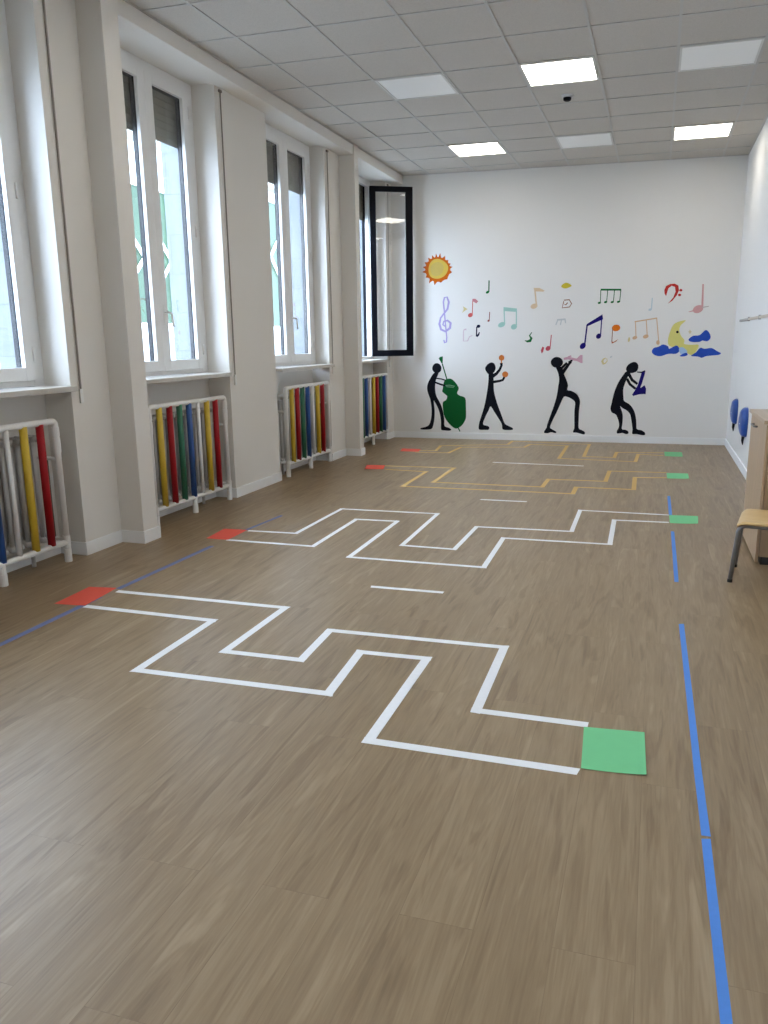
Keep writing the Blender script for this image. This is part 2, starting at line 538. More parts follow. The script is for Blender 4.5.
MURAL = {
    'bass_player': [
        ('painted_body', 'black', [(1,[(-2.804,0.965),(-2.807,0.944),(-2.816,0.925),(-2.831,0.91),(-2.849,0.901),(-2.868,0.897),(-2.888,0.901),(-2.906,0.91),(-2.92,0.925),(-2.93,0.944),(-2.933,0.965),(-2.929,0.986),(-2.92,1.005),(-2.906,1.02),(-2.888,1.03),(-2.868,1.033),(-2.849,1.03),(-2.831,1.02),(-2.817,1.005),(-2.807,0.986)]),(1,[(-2.908,0.9),(-2.958,0.83),(-2.995,0.758),(-3.006,0.685),(-2.989,0.613),(-2.962,0.541),(-2.946,0.444),(-2.942,0.347),(-2.952,0.261),(-2.977,0.187),(-3.029,0.155),(-3.098,0.137),(-3.092,0.117),(-2.99,0.119),(-2.94,0.132),(-2.921,0.175),(-2.904,0.262),(-2.899,0.372),(-2.908,0.469),(-2.911,0.523),(-2.883,0.481),(-2.846,0.409),(-2.821,0.324),(-2.808,0.227),(-2.805,0.123),(-2.752,0.111),(-2.683,0.109),(-2.662,0.126),(-2.696,0.149),(-2.758,0.173),(-2.762,0.252),(-2.775,0.349),(-2.802,0.446),(-2.837,0.518),(-2.871,0.578),(-2.889,0.65),(-2.892,0.734),(-2.877,0.818),(-2.846,0.9)])]),
        ('arm', 'black', [(2,[(-2.881,0.82),(-2.805,0.811),(-2.75,0.793),(-2.745,0.809),(-2.801,0.827),(-2.878,0.836)])]),
        ('arm', 'black', [(2,[(-2.891,0.759),(-2.806,0.73),(-2.75,0.718),(-2.744,0.741),(-2.799,0.753),(-2.883,0.782)])]),
    ],
    'double_bass': [
        ('bass_body', 'green', [(1,[(-2.729,0.819),(-2.668,0.822),(-2.618,0.784),(-2.581,0.737),(-2.56,0.689),(-2.583,0.629),(-2.544,0.594),(-2.47,0.564),(-2.459,0.451),(-2.456,0.306),(-2.474,0.245),(-2.516,0.183),(-2.578,0.143),(-2.627,0.151),(-2.702,0.216),(-2.752,0.289),(-2.775,0.361),(-2.784,0.495),(-2.74,0.531),(-2.722,0.574),(-2.734,0.598),(-2.79,0.645),(-2.784,0.687),(-2.776,0.747),(-2.76,0.795)])]),
        ('bass_neck', 'green', [(2,[(-2.719,0.816),(-2.783,1.023),(-2.799,1.019),(-2.734,0.811)])]),
        ('bass_scroll', 'green', [(0,[(-2.843,1.098),(-2.822,1.118),(-2.785,1.125),(-2.785,1.068),(-2.787,1.015),(-2.803,1.033)])]),
        ('endpin', 'green', [(2,[(-2.57,0.145),(-2.547,0.099),(-2.533,0.106),(-2.556,0.152)])]),
        ('hand_lines', 'palegreen', [(2,[(-2.746,0.724),(-2.692,0.731),(-2.619,0.717),(-2.617,0.727),(-2.691,0.741),(-2.748,0.735)]),(2,[(-2.735,0.71),(-2.63,0.703),(-2.63,0.712),(-2.734,0.719)])]),
    ],
    'maraca_player': [
        ('painted_body', 'black', [(1,[(-2.2,0.965),(-2.18,1.004),(-2.147,1.032),(-2.107,1.043),(-2.074,1.023),(-2.057,0.978),(-2.066,0.932),(-2.092,0.9),(-2.118,0.887),(-2.151,0.886),(-2.186,0.926)]),(1,[(-2.148,0.906),(-2.151,0.821),(-2.16,0.716),(-2.175,0.611),(-2.193,0.505),(-2.219,0.398),(-2.252,0.291),(-2.274,0.21),(-2.273,0.136),(-2.195,0.131),(-2.14,0.135),(-2.131,0.166),(-2.155,0.185),(-2.209,0.198),(-2.217,0.231),(-2.183,0.319),(-2.144,0.399),(-2.116,0.453),(-2.07,0.387),(-2.009,0.295),(-1.96,0.216),(-1.946,0.143),(-1.859,0.135),(-1.808,0.142),(-1.813,0.166),(-1.867,0.191),(-1.914,0.217),(-1.941,0.27),(-1.976,0.362),(-2.018,0.467),(-2.053,0.573),(-2.075,0.664),(-2.081,0.769),(-2.084,0.848),(-2.092,0.906)])]),
        ('arm', 'black', [(2,[(-2.081,0.84),(-2.032,0.879),(-1.989,0.937),(-1.964,0.998),(-1.962,1.037),(-2.002,1.035),(-1.993,1.005),(-2.017,0.954),(-2.059,0.908),(-2.109,0.881)])]),
        ('arm', 'black', [(2,[(-2.083,0.765),(-2.0,0.78),(-1.948,0.797),(-1.923,0.841),(-1.949,0.855),(-1.968,0.821),(-2.008,0.812),(-2.089,0.8)])]),
    ],
    'maraca_high': [
        ('head', 'orange', [(1,[(-1.943,1.104),(-1.944,1.093),(-1.949,1.082),(-1.957,1.074),(-1.967,1.069),(-1.979,1.067),(-1.99,1.069),(-2.0,1.074),(-2.009,1.082),(-2.014,1.093),(-2.016,1.104),(-2.014,1.116),(-2.009,1.126),(-2.001,1.135),(-1.991,1.14),(-1.98,1.142),(-1.969,1.14),(-1.958,1.135),(-1.95,1.126),(-1.945,1.116)])]),
        ('handle', 'orange', [(2,[(-1.973,1.032),(-1.973,1.075),(-1.987,1.075),(-1.988,1.032)])]),
    ],
    'maraca_low': [
        ('head', 'orange', [(1,[(-1.886,0.885),(-1.888,0.873),(-1.893,0.862),(-1.902,0.853),(-1.913,0.848),(-1.926,0.846),(-1.938,0.848),(-1.95,0.853),(-1.959,0.862),(-1.965,0.873),(-1.967,0.885),(-1.966,0.897),(-1.96,0.907),(-1.951,0.916),(-1.94,0.922),(-1.927,0.924),(-1.915,0.922),(-1.903,0.916),(-1.894,0.908),(-1.888,0.897)])]),
        ('handle', 'orange', [(2,[(-1.929,0.838),(-1.923,0.856),(-1.937,0.861),(-1.943,0.843)])]),
    ],
    'trumpet_player': [
        ('painted_body', 'black', [(1,[(-1.167,1.044),(-1.17,1.022),(-1.181,1.003),(-1.197,0.987),(-1.219,0.978),(-1.243,0.974),(-1.268,0.977),(-1.29,0.987),(-1.308,1.003),(-1.319,1.022),(-1.325,1.044),(-1.321,1.066),(-1.31,1.085),(-1.294,1.101),(-1.272,1.11),(-1.248,1.114),(-1.223,1.11),(-1.201,1.1),(-1.183,1.085),(-1.172,1.066)]),(1,[(-1.256,0.986),(-1.225,0.908),(-1.208,0.823),(-1.217,0.737),(-1.231,0.615),(-1.264,0.479),(-1.308,0.343),(-1.348,0.217),(-1.353,0.18),(-1.385,0.129),(-1.38,0.106),(-1.333,0.105),(-1.29,0.118),(-1.233,0.107),(-1.224,0.126),(-1.266,0.15),(-1.304,0.174),(-1.304,0.206),(-1.27,0.294),(-1.224,0.394),(-1.179,0.505),(-1.139,0.592),(-1.091,0.592),(-1.03,0.562),(-0.99,0.52),(-0.994,0.422),(-0.992,0.299),(-0.988,0.181),(-1.004,0.125),(-0.953,0.12),(-0.879,0.1),(-0.849,0.103),(-0.85,0.131),(-0.894,0.158),(-0.931,0.182),(-0.935,0.3),(-0.934,0.423),(-0.926,0.533),(-0.953,0.606),(-0.997,0.648),(-1.052,0.675),(-1.1,0.684),(-1.09,0.744),(-1.117,0.823),(-1.15,0.896),(-1.164,0.956),(-1.195,0.986)])]),
        ('arm', 'black', [(2,[(-1.187,0.942),(-1.102,1.027),(-1.124,1.049),(-1.209,0.965)])]),
        ('arm', 'black', [(2,[(-1.149,0.893),(-1.075,1.012),(-1.051,1.041),(-1.08,1.064),(-1.102,1.032),(-1.188,0.922)]),(0,[(-1.101,1.052),(-1.066,1.076),(-1.039,1.076),(-1.053,1.046),(-1.083,1.028)])]),
    ],
    'trumpet': [
        ('tube', 'pink', [(2,[(-1.153,1.075),(-1.104,1.082),(-0.991,1.062),(-0.986,1.091),(-1.103,1.118),(-1.16,1.102)])]),
        ('bell', 'pink', [(0,[(-1.001,1.082),(-0.946,1.138),(-0.918,1.138),(-0.914,1.033),(-0.942,1.038),(-0.998,1.067)])]),
        ('valves', 'pink', [(2,[(-1.1,1.103),(-1.059,1.118),(-1.066,1.136),(-1.107,1.121)])]),
    ],
    'sax_player': [
        ('painted_body', 'black', [(1,[(-0.355,0.938),(-0.357,0.977),(-0.332,1.017),(-0.29,1.044),(-0.246,1.047),(-0.214,1.017),(-0.209,0.972),(-0.224,0.933),(-0.261,0.913),(-0.31,0.908)]),(1,[(-0.355,0.928),(-0.402,0.865),(-0.448,0.786),(-0.487,0.683),(-0.51,0.58),(-0.523,0.5),(-0.532,0.448),(-0.513,0.397),(-0.461,0.369),(-0.429,0.306),(-0.412,0.237),(-0.418,0.19),(-0.436,0.155),(-0.431,0.12),(-0.365,0.128),(-0.319,0.114),(-0.289,0.123),(-0.293,0.152),(-0.328,0.171),(-0.373,0.18),(-0.371,0.249),(-0.37,0.341),(-0.384,0.41),(-0.41,0.479),(-0.381,0.456),(-0.329,0.428),(-0.283,0.383),(-0.262,0.309),(-0.247,0.228),(-0.239,0.177),(-0.239,0.119),(-0.186,0.117),(-0.108,0.104),(-0.077,0.111),(-0.082,0.14),(-0.122,0.168),(-0.184,0.184),(-0.193,0.241),(-0.202,0.321),(-0.223,0.401),(-0.26,0.469),(-0.306,0.514),(-0.363,0.548),(-0.375,0.605),(-0.382,0.695),(-0.368,0.763),(-0.344,0.831),(-0.32,0.888),(-0.305,0.916)])]),
        ('arm', 'black', [(2,[(-0.343,0.891),(-0.291,0.808),(-0.216,0.756),(-0.199,0.78),(-0.265,0.832),(-0.308,0.911)])]),
        ('arm', 'black', [(2,[(-0.358,0.829),(-0.314,0.753),(-0.237,0.694),(-0.219,0.718),(-0.29,0.775),(-0.327,0.845)])]),
    ],
    'saxophone': [
        ('mouthpiece', 'black', [(2,[(-0.223,0.916),(-0.161,0.907),(-0.116,0.926),(-0.125,0.944),(-0.165,0.926),(-0.223,0.927)])]),
        ('tube', 'navy', [(0,[(-0.163,0.916),(-0.12,0.933),(-0.124,0.894),(-0.15,0.787),(-0.174,0.708),(-0.216,0.635),(-0.251,0.612),(-0.268,0.631),(-0.238,0.68),(-0.203,0.753)])]),
        ('bell', 'navy', [(0,[(-0.245,0.617),(-0.206,0.708),(-0.153,0.726),(-0.119,0.754),(-0.097,0.709),(-0.099,0.636),(-0.121,0.641),(-0.181,0.635)])]),
    ],
    'sun': [
        ('spiky_ring', 'sunorange', [(0,[(-3.062,2.303),(-3.022,2.315),(-3.017,2.33),(-3.038,2.362),(-2.995,2.365),(-2.982,2.379),(-2.988,2.421),(-2.95,2.404),(-2.936,2.411),(-2.935,2.454),(-2.905,2.422),(-2.891,2.425),(-2.881,2.472),(-2.86,2.427),(-2.847,2.426),(-2.823,2.476),(-2.811,2.419),(-2.793,2.413),(-2.754,2.438),(-2.757,2.393),(-2.743,2.383),(-2.711,2.382),(-2.718,2.355),(-2.71,2.343),(-2.679,2.337),(-2.696,2.315),(-2.693,2.304),(-2.653,2.296),(-2.687,2.27),(-2.687,2.253),(-2.661,2.226),(-2.7,2.2),(-2.714,2.174),(-2.726,2.138),(-2.762,2.131),(-2.786,2.119),(-2.812,2.095),(-2.842,2.106),(-2.865,2.106),(-2.901,2.066),(-2.912,2.116),(-2.929,2.123),(-2.978,2.089),(-2.968,2.147),(-2.983,2.161),(-3.022,2.166),(-3.011,2.201),(-3.021,2.22),(-3.07,2.238),(-3.029,2.262),(-3.029,2.278)])]),
        ('inner_disc', 'sunyellow', [(1,[(-2.983,2.28),(-2.967,2.34),(-2.924,2.389),(-2.855,2.402),(-2.78,2.375),(-2.722,2.318),(-2.716,2.263),(-2.743,2.204),(-2.801,2.16),(-2.876,2.147),(-2.946,2.169),(-2.978,2.22)])]),
        ('centre_patch', 'sunolive', [(1,[(-2.956,2.27),(-2.935,2.329),(-2.865,2.362),(-2.801,2.34),(-2.775,2.285),(-2.801,2.215),(-2.865,2.182),(-2.93,2.198)])]),
    ],
    'treble_clef': [
        ('clef_stroke', 'lilac', [(2,[(-2.78,1.341),(-2.767,1.298),(-2.726,1.312),(-2.721,1.376),(-2.74,1.542),(-2.758,1.74),(-2.768,1.843),(-2.755,1.895),(-2.737,1.901),(-2.718,1.842),(-2.734,1.757),(-2.778,1.7),(-2.827,1.639),(-2.848,1.556),(-2.822,1.474),(-2.746,1.442),(-2.672,1.493),(-2.663,1.572),(-2.718,1.613),(-2.779,1.596),(-2.795,1.546),(-2.761,1.518),(-2.75,1.531),(-2.774,1.551),(-2.765,1.58),(-2.724,1.589),(-2.694,1.562),(-2.7,1.51),(-2.751,1.47),(-2.799,1.492),(-2.818,1.556),(-2.806,1.63),(-2.761,1.687),(-2.709,1.746),(-2.69,1.843),(-2.721,1.915),(-2.772,1.907),(-2.789,1.844),(-2.776,1.738),(-2.757,1.541),(-2.739,1.376),(-2.745,1.32),(-2.754,1.314),(-2.763,1.345)])]),
    ],
    'quarter_green': [
        ('note_head', 'darkgreen', [(1,[(-2.159,1.97),(-2.158,1.965),(-2.159,1.96),(-2.162,1.954),(-2.167,1.949),(-2.172,1.945),(-2.179,1.942),(-2.187,1.94),(-2.193,1.941),(-2.199,1.943),(-2.203,1.947),(-2.204,1.952),(-2.204,1.957),(-2.2,1.963),(-2.196,1.968),(-2.189,1.973),(-2.183,1.975),(-2.175,1.977),(-2.168,1.976),(-2.163,1.974)])]),
        ('stem', 'darkgreen', [(2,[(-2.171,2.109),(-2.172,1.963),(-2.156,1.962),(-2.155,2.108)])]),
    ],
    'eighth_red': [
        ('note_head', 'coral', [(1,[(-2.38,1.683),(-2.377,1.675),(-2.377,1.666),(-2.381,1.658),(-2.387,1.65),(-2.395,1.644),(-2.405,1.641),(-2.415,1.639),(-2.425,1.641),(-2.433,1.645),(-2.438,1.651),(-2.441,1.659),(-2.441,1.667),(-2.437,1.676),(-2.431,1.683),(-2.423,1.689),(-2.413,1.693),(-2.403,1.694),(-2.393,1.693),(-2.385,1.689)])]),
        ('stem', 'coral', [(2,[(-2.384,1.873),(-2.388,1.678),(-2.377,1.677),(-2.373,1.873)])]),
        ('flag', 'rose', [(0,[(-2.383,1.878),(-2.345,1.878),(-2.304,1.845),(-2.33,1.818),(-2.38,1.846)])]),
    ],
    'yellow_mark': [
        ('brush_mark', 'paleyellow', [(0,[(-2.512,1.784),(-2.446,1.746),(-2.484,1.724),(-2.522,1.697),(-2.499,1.747)])]),
    ],
    'quarter_small': [
        ('note_head', 'brick', [(1,[(-2.147,1.598),(-2.146,1.595),(-2.147,1.591),(-2.147,1.586),(-2.151,1.583),(-2.155,1.58),(-2.159,1.578),(-2.164,1.577),(-2.17,1.578),(-2.174,1.58),(-2.176,1.582),(-2.178,1.586),(-2.178,1.59),(-2.175,1.594),(-2.172,1.598),(-2.168,1.601),(-2.163,1.603),(-2.159,1.604),(-2.154,1.603),(-2.15,1.601)])]),
        ('stem', 'brick', [(2,[(-2.154,1.704),(-2.159,1.6),(-2.148,1.599),(-2.143,1.703)])]),
    ],
    'beamed_mint': [
        ('note_head', 'mint', [(1,[(-1.941,1.557),(-1.939,1.547),(-1.942,1.536),(-1.948,1.526),(-1.959,1.516),(-1.972,1.509),(-1.987,1.504),(-2.001,1.502),(-2.014,1.504),(-2.025,1.509),(-2.031,1.517),(-2.033,1.527),(-2.031,1.537),(-2.024,1.548),(-2.013,1.558),(-2.0,1.565),(-1.986,1.57),(-1.971,1.572),(-1.958,1.57),(-1.948,1.565)])]),
        ('note_head', 'mint', [(1,[(-1.785,1.525),(-1.782,1.514),(-1.783,1.504),(-1.788,1.493),(-1.796,1.484),(-1.807,1.477),(-1.819,1.474),(-1.832,1.473),(-1.843,1.477),(-1.853,1.483),(-1.859,1.491),(-1.862,1.502),(-1.861,1.513),(-1.856,1.523),(-1.848,1.532),(-1.837,1.539),(-1.825,1.542),(-1.813,1.543),(-1.801,1.54),(-1.792,1.533)])]),
        ('stem', 'mint', [(2,[(-1.964,1.718),(-1.955,1.55),(-1.94,1.55),(-1.948,1.718)])]),
        ('stem', 'mint', [(2,[(-1.801,1.709),(-1.799,1.528),(-1.783,1.528),(-1.786,1.709)])]),
        ('beam', 'mint', [(0,[(-1.965,1.764),(-1.788,1.742),(-1.788,1.699),(-1.964,1.713)])]),
    ],
    'hook_note_navy': [
        ('note_head', 'navyblack', [(1,[(-2.274,1.528),(-2.272,1.522),(-2.274,1.515),(-2.277,1.509),(-2.283,1.504),(-2.29,1.501),(-2.298,1.499),(-2.305,1.5),(-2.312,1.502),(-2.318,1.506),(-2.321,1.512),(-2.322,1.518),(-2.321,1.525),(-2.317,1.531),(-2.312,1.536),(-2.305,1.539),(-2.297,1.541),(-2.289,1.54),(-2.282,1.538),(-2.277,1.534)])]),
        ('stem', 'navyblack', [(2,[(-2.328,1.514),(-2.332,1.387),(-2.316,1.386),(-2.312,1.513)])]),
        ('hook', 'navyblack', [(0,[(-2.333,1.398),(-2.313,1.376),(-2.287,1.4),(-2.277,1.441),(-2.288,1.444),(-2.307,1.414)])]),
    ],
    'square_note_pink': [
        ('note_stroke', 'palepink', [(2,[(-2.462,1.493),(-2.497,1.485),(-2.507,1.454),(-2.506,1.323),(-2.438,1.324),(-2.413,1.381),(-2.375,1.395),(-2.38,1.406),(-2.422,1.389),(-2.447,1.335),(-2.493,1.329),(-2.494,1.454),(-2.488,1.472),(-2.46,1.469)])]),
    ],
    'curl_green': [
        ('curl_stroke', 'darkgreen', [(2,[(-1.588,1.437),(-1.622,1.392),(-1.603,1.356),(-1.616,1.339),(-1.64,1.33),(-1.671,1.332),(-1.674,1.323),(-1.641,1.303),(-1.592,1.31),(-1.573,1.36),(-1.605,1.391),(-1.581,1.432)])]),
    ],
    'eighth_peach': [
        ('note_head', 'peach', [(1,[(-1.522,1.783),(-1.52,1.773),(-1.523,1.762),(-1.53,1.753),(-1.54,1.744),(-1.553,1.738),(-1.566,1.735),(-1.58,1.735),(-1.592,1.739),(-1.601,1.745),(-1.607,1.753),(-1.609,1.763),(-1.606,1.774),(-1.599,1.784),(-1.589,1.792),(-1.576,1.798),(-1.562,1.801),(-1.549,1.801),(-1.537,1.797),(-1.528,1.791)])]),
        ('stem', 'peach', [(2,[(-1.57,1.986),(-1.544,1.783),(-1.525,1.785),(-1.551,1.988)])]),
        ('flag', 'peach', [(0,[(-1.576,1.999),(-1.5,1.997),(-1.432,1.963),(-1.448,1.95),(-1.566,1.956)])]),
    ],
    'yellow_blob': [
        ('brush_mark', 'yellow', [(1,[(-1.222,2.007),(-1.2,2.039),(-1.151,2.054),(-1.091,2.02),(-1.116,1.998),(-1.174,1.983)])]),
    ],
    'outline_note_brown': [
        ('note_stroke', 'brown', [(2,[(-1.181,1.831),(-1.116,1.836),(-1.089,1.792),(-1.11,1.756),(-1.196,1.745),(-1.177,1.822),(-1.189,1.825),(-1.204,1.736),(-1.105,1.745),(-1.076,1.793),(-1.112,1.848),(-1.183,1.843)]),(2,[(-1.175,1.782),(-1.152,1.772),(-1.128,1.803),(-1.138,1.81),(-1.158,1.783),(-1.169,1.793)])]),
    ],
    'faint_note_grey': [
        ('note_stroke', 'palegrey', [(2,[(-1.26,1.579),(-1.151,1.586),(-1.153,1.607),(-1.262,1.6)]),(2,[(-1.26,1.591),(-1.282,1.528),(-1.268,1.523),(-1.245,1.585)]),(2,[(-1.212,1.589),(-1.223,1.526),(-1.209,1.523),(-1.198,1.586)]),(2,[(-1.166,1.592),(-1.157,1.546),(-1.143,1.548),(-1.151,1.594)])]),
    ],
    'quarter_crimson': [
        ('note_head', 'crimson', [(1,[(-1.339,1.248),(-1.335,1.24),(-1.333,1.231),(-1.335,1.221),(-1.339,1.211),(-1.347,1.203),(-1.356,1.197),(-1.366,1.194),(-1.376,1.194),(-1.385,1.197),(-1.392,1.203),(-1.397,1.21),(-1.399,1.22),(-1.397,1.23),(-1.392,1.239),(-1.385,1.247),(-1.376,1.253),(-1.366,1.256),(-1.356,1.256),(-1.347,1.253)])]),
        ('stem', 'crimson', [(2,[(-1.335,1.4),(-1.346,1.243),(-1.333,1.241),(-1.323,1.399)])]),
        ('side_dab', 'crimson', [(0,[(-1.46,1.199),(-1.441,1.249),(-1.417,1.236),(-1.432,1.175),(-1.449,1.161)])]),
    ],
    'beamed_navy': [
        ('note_head', 'navy', [(1,[(-0.892,1.289),(-0.886,1.281),(-0.882,1.27),(-0.882,1.258),(-0.886,1.245),(-0.893,1.233),(-0.903,1.224),(-0.915,1.217),(-0.926,1.214),(-0.938,1.216),(-0.947,1.221),(-0.954,1.229),(-0.957,1.24),(-0.957,1.252),(-0.953,1.265),(-0.946,1.276),(-0.936,1.286),(-0.925,1.292),(-0.913,1.295),(-0.902,1.294)])]),
        ('note_head', 'navy', [(1,[(-0.702,1.405),(-0.695,1.398),(-0.692,1.389),(-0.692,1.378),(-0.695,1.368),(-0.7,1.358),(-0.708,1.351),(-0.718,1.346),(-0.728,1.344),(-0.737,1.346),(-0.746,1.35),(-0.752,1.357),(-0.755,1.367),(-0.756,1.377),(-0.753,1.388),(-0.747,1.397),(-0.739,1.405),(-0.73,1.41),(-0.72,1.411),(-0.71,1.41)])]),
        ('stem', 'navy', [(2,[(-0.884,1.525),(-0.905,1.274),(-0.886,1.272),(-0.865,1.523)])]),
        ('stem', 'navy', [(2,[(-0.701,1.604),(-0.707,1.4),(-0.693,1.398),(-0.687,1.603)])]),
        ('beam', 'navy', [(0,[(-0.88,1.532),(-0.688,1.652),(-0.677,1.59),(-0.87,1.504)])]),
    ],
    'hook_note_orange': [
        ('note_head', 'orangehot', [(1,[(-0.459,1.488),(-0.459,1.475),(-0.464,1.462),(-0.472,1.451),(-0.486,1.443),(-0.501,1.439),(-0.517,1.438),(-0.533,1.441),(-0.546,1.448),(-0.555,1.458),(-0.561,1.47),(-0.561,1.483),(-0.556,1.496),(-0.547,1.507),(-0.534,1.515),(-0.519,1.519),(-0.503,1.52),(-0.488,1.517),(-0.473,1.51),(-0.465,1.5)])]),
        ('stem', 'brown', [(2,[(-0.557,1.475),(-0.56,1.298),(-0.55,1.297),(-0.547,1.474)])]),
        ('hook', 'rust', [(0,[(-0.56,1.311),(-0.531,1.304),(-0.475,1.34),(-0.502,1.307),(-0.553,1.281)])]),
    ],
    'beamed_four_green': [
        ('note_head', 'darkgreen', [(1,[(-0.713,1.801),(-0.713,1.797),(-0.714,1.793),(-0.718,1.789),(-0.723,1.785),(-0.729,1.783),(-0.735,1.782),(-0.741,1.783),(-0.746,1.784),(-0.75,1.787),(-0.753,1.791),(-0.753,1.795),(-0.751,1.799),(-0.748,1.803),(-0.743,1.806),(-0.737,1.808),(-0.73,1.809),(-0.724,1.809),(-0.719,1.807),(-0.715,1.805)])]),
        ('note_head', 'darkgreen', [(1,[(-0.635,1.809),(-0.635,1.804),(-0.637,1.8),(-0.64,1.796),(-0.645,1.793),(-0.651,1.791),(-0.658,1.79),(-0.664,1.79),(-0.669,1.792),(-0.673,1.795),(-0.675,1.799),(-0.675,1.803),(-0.673,1.807),(-0.67,1.811),(-0.665,1.814),(-0.659,1.816),(-0.653,1.817),(-0.647,1.817),(-0.641,1.815),(-0.638,1.812)])]),
        ('note_head', 'darkgreen', [(1,[(-0.553,1.807),(-0.553,1.803),(-0.554,1.799),(-0.558,1.795),(-0.563,1.792),(-0.569,1.789),(-0.575,1.789),(-0.581,1.789),(-0.586,1.791),(-0.59,1.793),(-0.592,1.797),(-0.592,1.801),(-0.591,1.805),(-0.587,1.809),(-0.582,1.812),(-0.576,1.815),(-0.57,1.815),(-0.564,1.815),(-0.559,1.813),(-0.555,1.811)])]),
        ('note_head', 'darkgreen', [(1,[(-0.475,1.809),(-0.474,1.805),(-0.476,1.801),(-0.481,1.797),(-0.486,1.794),(-0.491,1.792),(-0.498,1.791),(-0.504,1.791),(-0.509,1.793),(-0.513,1.796),(-0.515,1.799),(-0.515,1.804),(-0.514,1.808),(-0.51,1.812),(-0.505,1.815),(-0.499,1.817),(-0.493,1.818),(-0.487,1.817),(-0.482,1.816),(-0.478,1.813)])]),
        ('stem', 'darkgreen', [(2,[(-0.726,1.957),(-0.726,1.8),(-0.716,1.799),(-0.717,1.957)])]),
        ('stem', 'darkgreen', [(2,[(-0.64,1.956),(-0.647,1.809),(-0.638,1.808),(-0.63,1.954)])]),
        ('stem', 'darkgreen', [(2,[(-0.556,1.954),(-0.563,1.807),(-0.554,1.806),(-0.546,1.953)])]),
        ('stem', 'darkgreen', [(2,[(-0.478,1.952),(-0.486,1.809),(-0.476,1.807),(-0.468,1.951)])]),
        ('beam', 'darkgreen', [(0,[(-0.723,1.97),(-0.469,1.963),(-0.469,1.942),(-0.722,1.947)])]),
    ],
    'curved_note_yellow': [
        ('note_stroke', 'paleyellow', [(2,[(-0.623,1.104),(-0.658,1.091),(-0.678,1.056),(-0.655,1.012),(-0.618,1.028),(-0.596,1.06),(-0.605,1.096),(-0.614,1.094),(-0.606,1.063),(-0.627,1.039),(-0.642,1.037),(-0.648,1.056),(-0.644,1.077),(-0.618,1.093)])]),
        ('side_dab', 'palegrey', [(0,[(-0.541,1.124),(-0.54,1.121),(-0.541,1.118),(-0.542,1.114),(-0.546,1.11),(-0.55,1.107),(-0.554,1.104),(-0.559,1.102),(-0.563,1.101),(-0.567,1.102),(-0.569,1.104),(-0.57,1.107),(-0.57,1.11),(-0.568,1.114),(-0.564,1.118),(-0.56,1.121),(-0.556,1.124),(-0.551,1.126),(-0.547,1.127),(-0.543,1.126)])]),
    ],
    'beamed_triple_peach': [
        ('note_head', 'peachorange', [(1,[(-0.243,1.365),(-0.242,1.358),(-0.244,1.351),(-0.248,1.345),(-0.255,1.339),(-0.263,1.335),(-0.272,1.333),(-0.282,1.332),(-0.29,1.334),(-0.296,1.338),(-0.3,1.344),(-0.301,1.351),(-0.299,1.358),(-0.295,1.364),(-0.288,1.37),(-0.279,1.374),(-0.27,1.376),(-0.261,1.377),(-0.253,1.375),(-0.247,1.371)])]),
        ('note_head', 'peachorange', [(1,[(-0.105,1.381),(-0.104,1.374),(-0.106,1.366),(-0.111,1.358),(-0.119,1.352),(-0.129,1.347),(-0.139,1.344),(-0.15,1.344),(-0.159,1.346),(-0.166,1.351),(-0.171,1.357),(-0.172,1.364),(-0.17,1.372),(-0.165,1.38),(-0.157,1.386),(-0.147,1.391),(-0.136,1.394),(-0.126,1.394),(-0.117,1.392),(-0.109,1.387)])]),
        ('note_head', 'peachorange', [(1,[(0.037,1.293),(0.036,1.284),(0.034,1.276),(0.029,1.269),(0.023,1.265),(0.017,1.264),(0.01,1.265),(0.004,1.27),(-0.001,1.276),(-0.005,1.284),(-0.006,1.293),(-0.006,1.302),(-0.003,1.31),(0.001,1.316),(0.007,1.32),(0.013,1.321),(0.02,1.32),(0.026,1.316),(0.032,1.309),(0.035,1.301)])]),
        ('stem', 'peachorange', [(2,[(-0.28,1.553),(-0.263,1.361),(-0.252,1.361),(-0.269,1.553)])]),
        ('stem', 'peachorange', [(2,[(-0.148,1.571),(-0.126,1.379),(-0.115,1.38),(-0.137,1.571)])]),
        ('stem', 'peachorange', [(2,[(-0.023,1.595),(0.019,1.303),(0.03,1.303),(-0.012,1.595)])]),
        ('beam', 'peachorange', [(2,[(-0.283,1.546),(-0.01,1.589),(-0.013,1.603),(-0.286,1.561)])]),
        ('side_dab', 'paleyellow', [(0,[(-0.329,1.329),(-0.331,1.32),(-0.334,1.311),(-0.338,1.305),(-0.342,1.301),(-0.346,1.301),(-0.35,1.303),(-0.353,1.308),(-0.355,1.315),(-0.356,1.324),(-0.355,1.334),(-0.353,1.343),(-0.35,1.352),(-0.347,1.358),(-0.343,1.362),(-0.338,1.362),(-0.335,1.36),(-0.332,1.355),(-0.33,1.348),(-0.329,1.339)])]),
    ],
    'quarter_pale_blue': [
        ('note_head', 'paleblue', [(1,[(-0.083,1.709),(-0.083,1.704),(-0.084,1.699),(-0.087,1.695),(-0.092,1.691),(-0.098,1.688),(-0.104,1.687),(-0.11,1.686),(-0.116,1.688),(-0.12,1.69),(-0.123,1.694),(-0.124,1.699),(-0.122,1.703),(-0.119,1.708),(-0.114,1.712),(-0.109,1.715),(-0.102,1.716),(-0.096,1.716),(-0.09,1.715),(-0.086,1.712)])]),
        ('stem', 'paleblue', [(2,[(-0.091,1.845),(-0.094,1.712),(-0.081,1.711),(-0.078,1.843)])]),
    ],
    'bass_clef': [
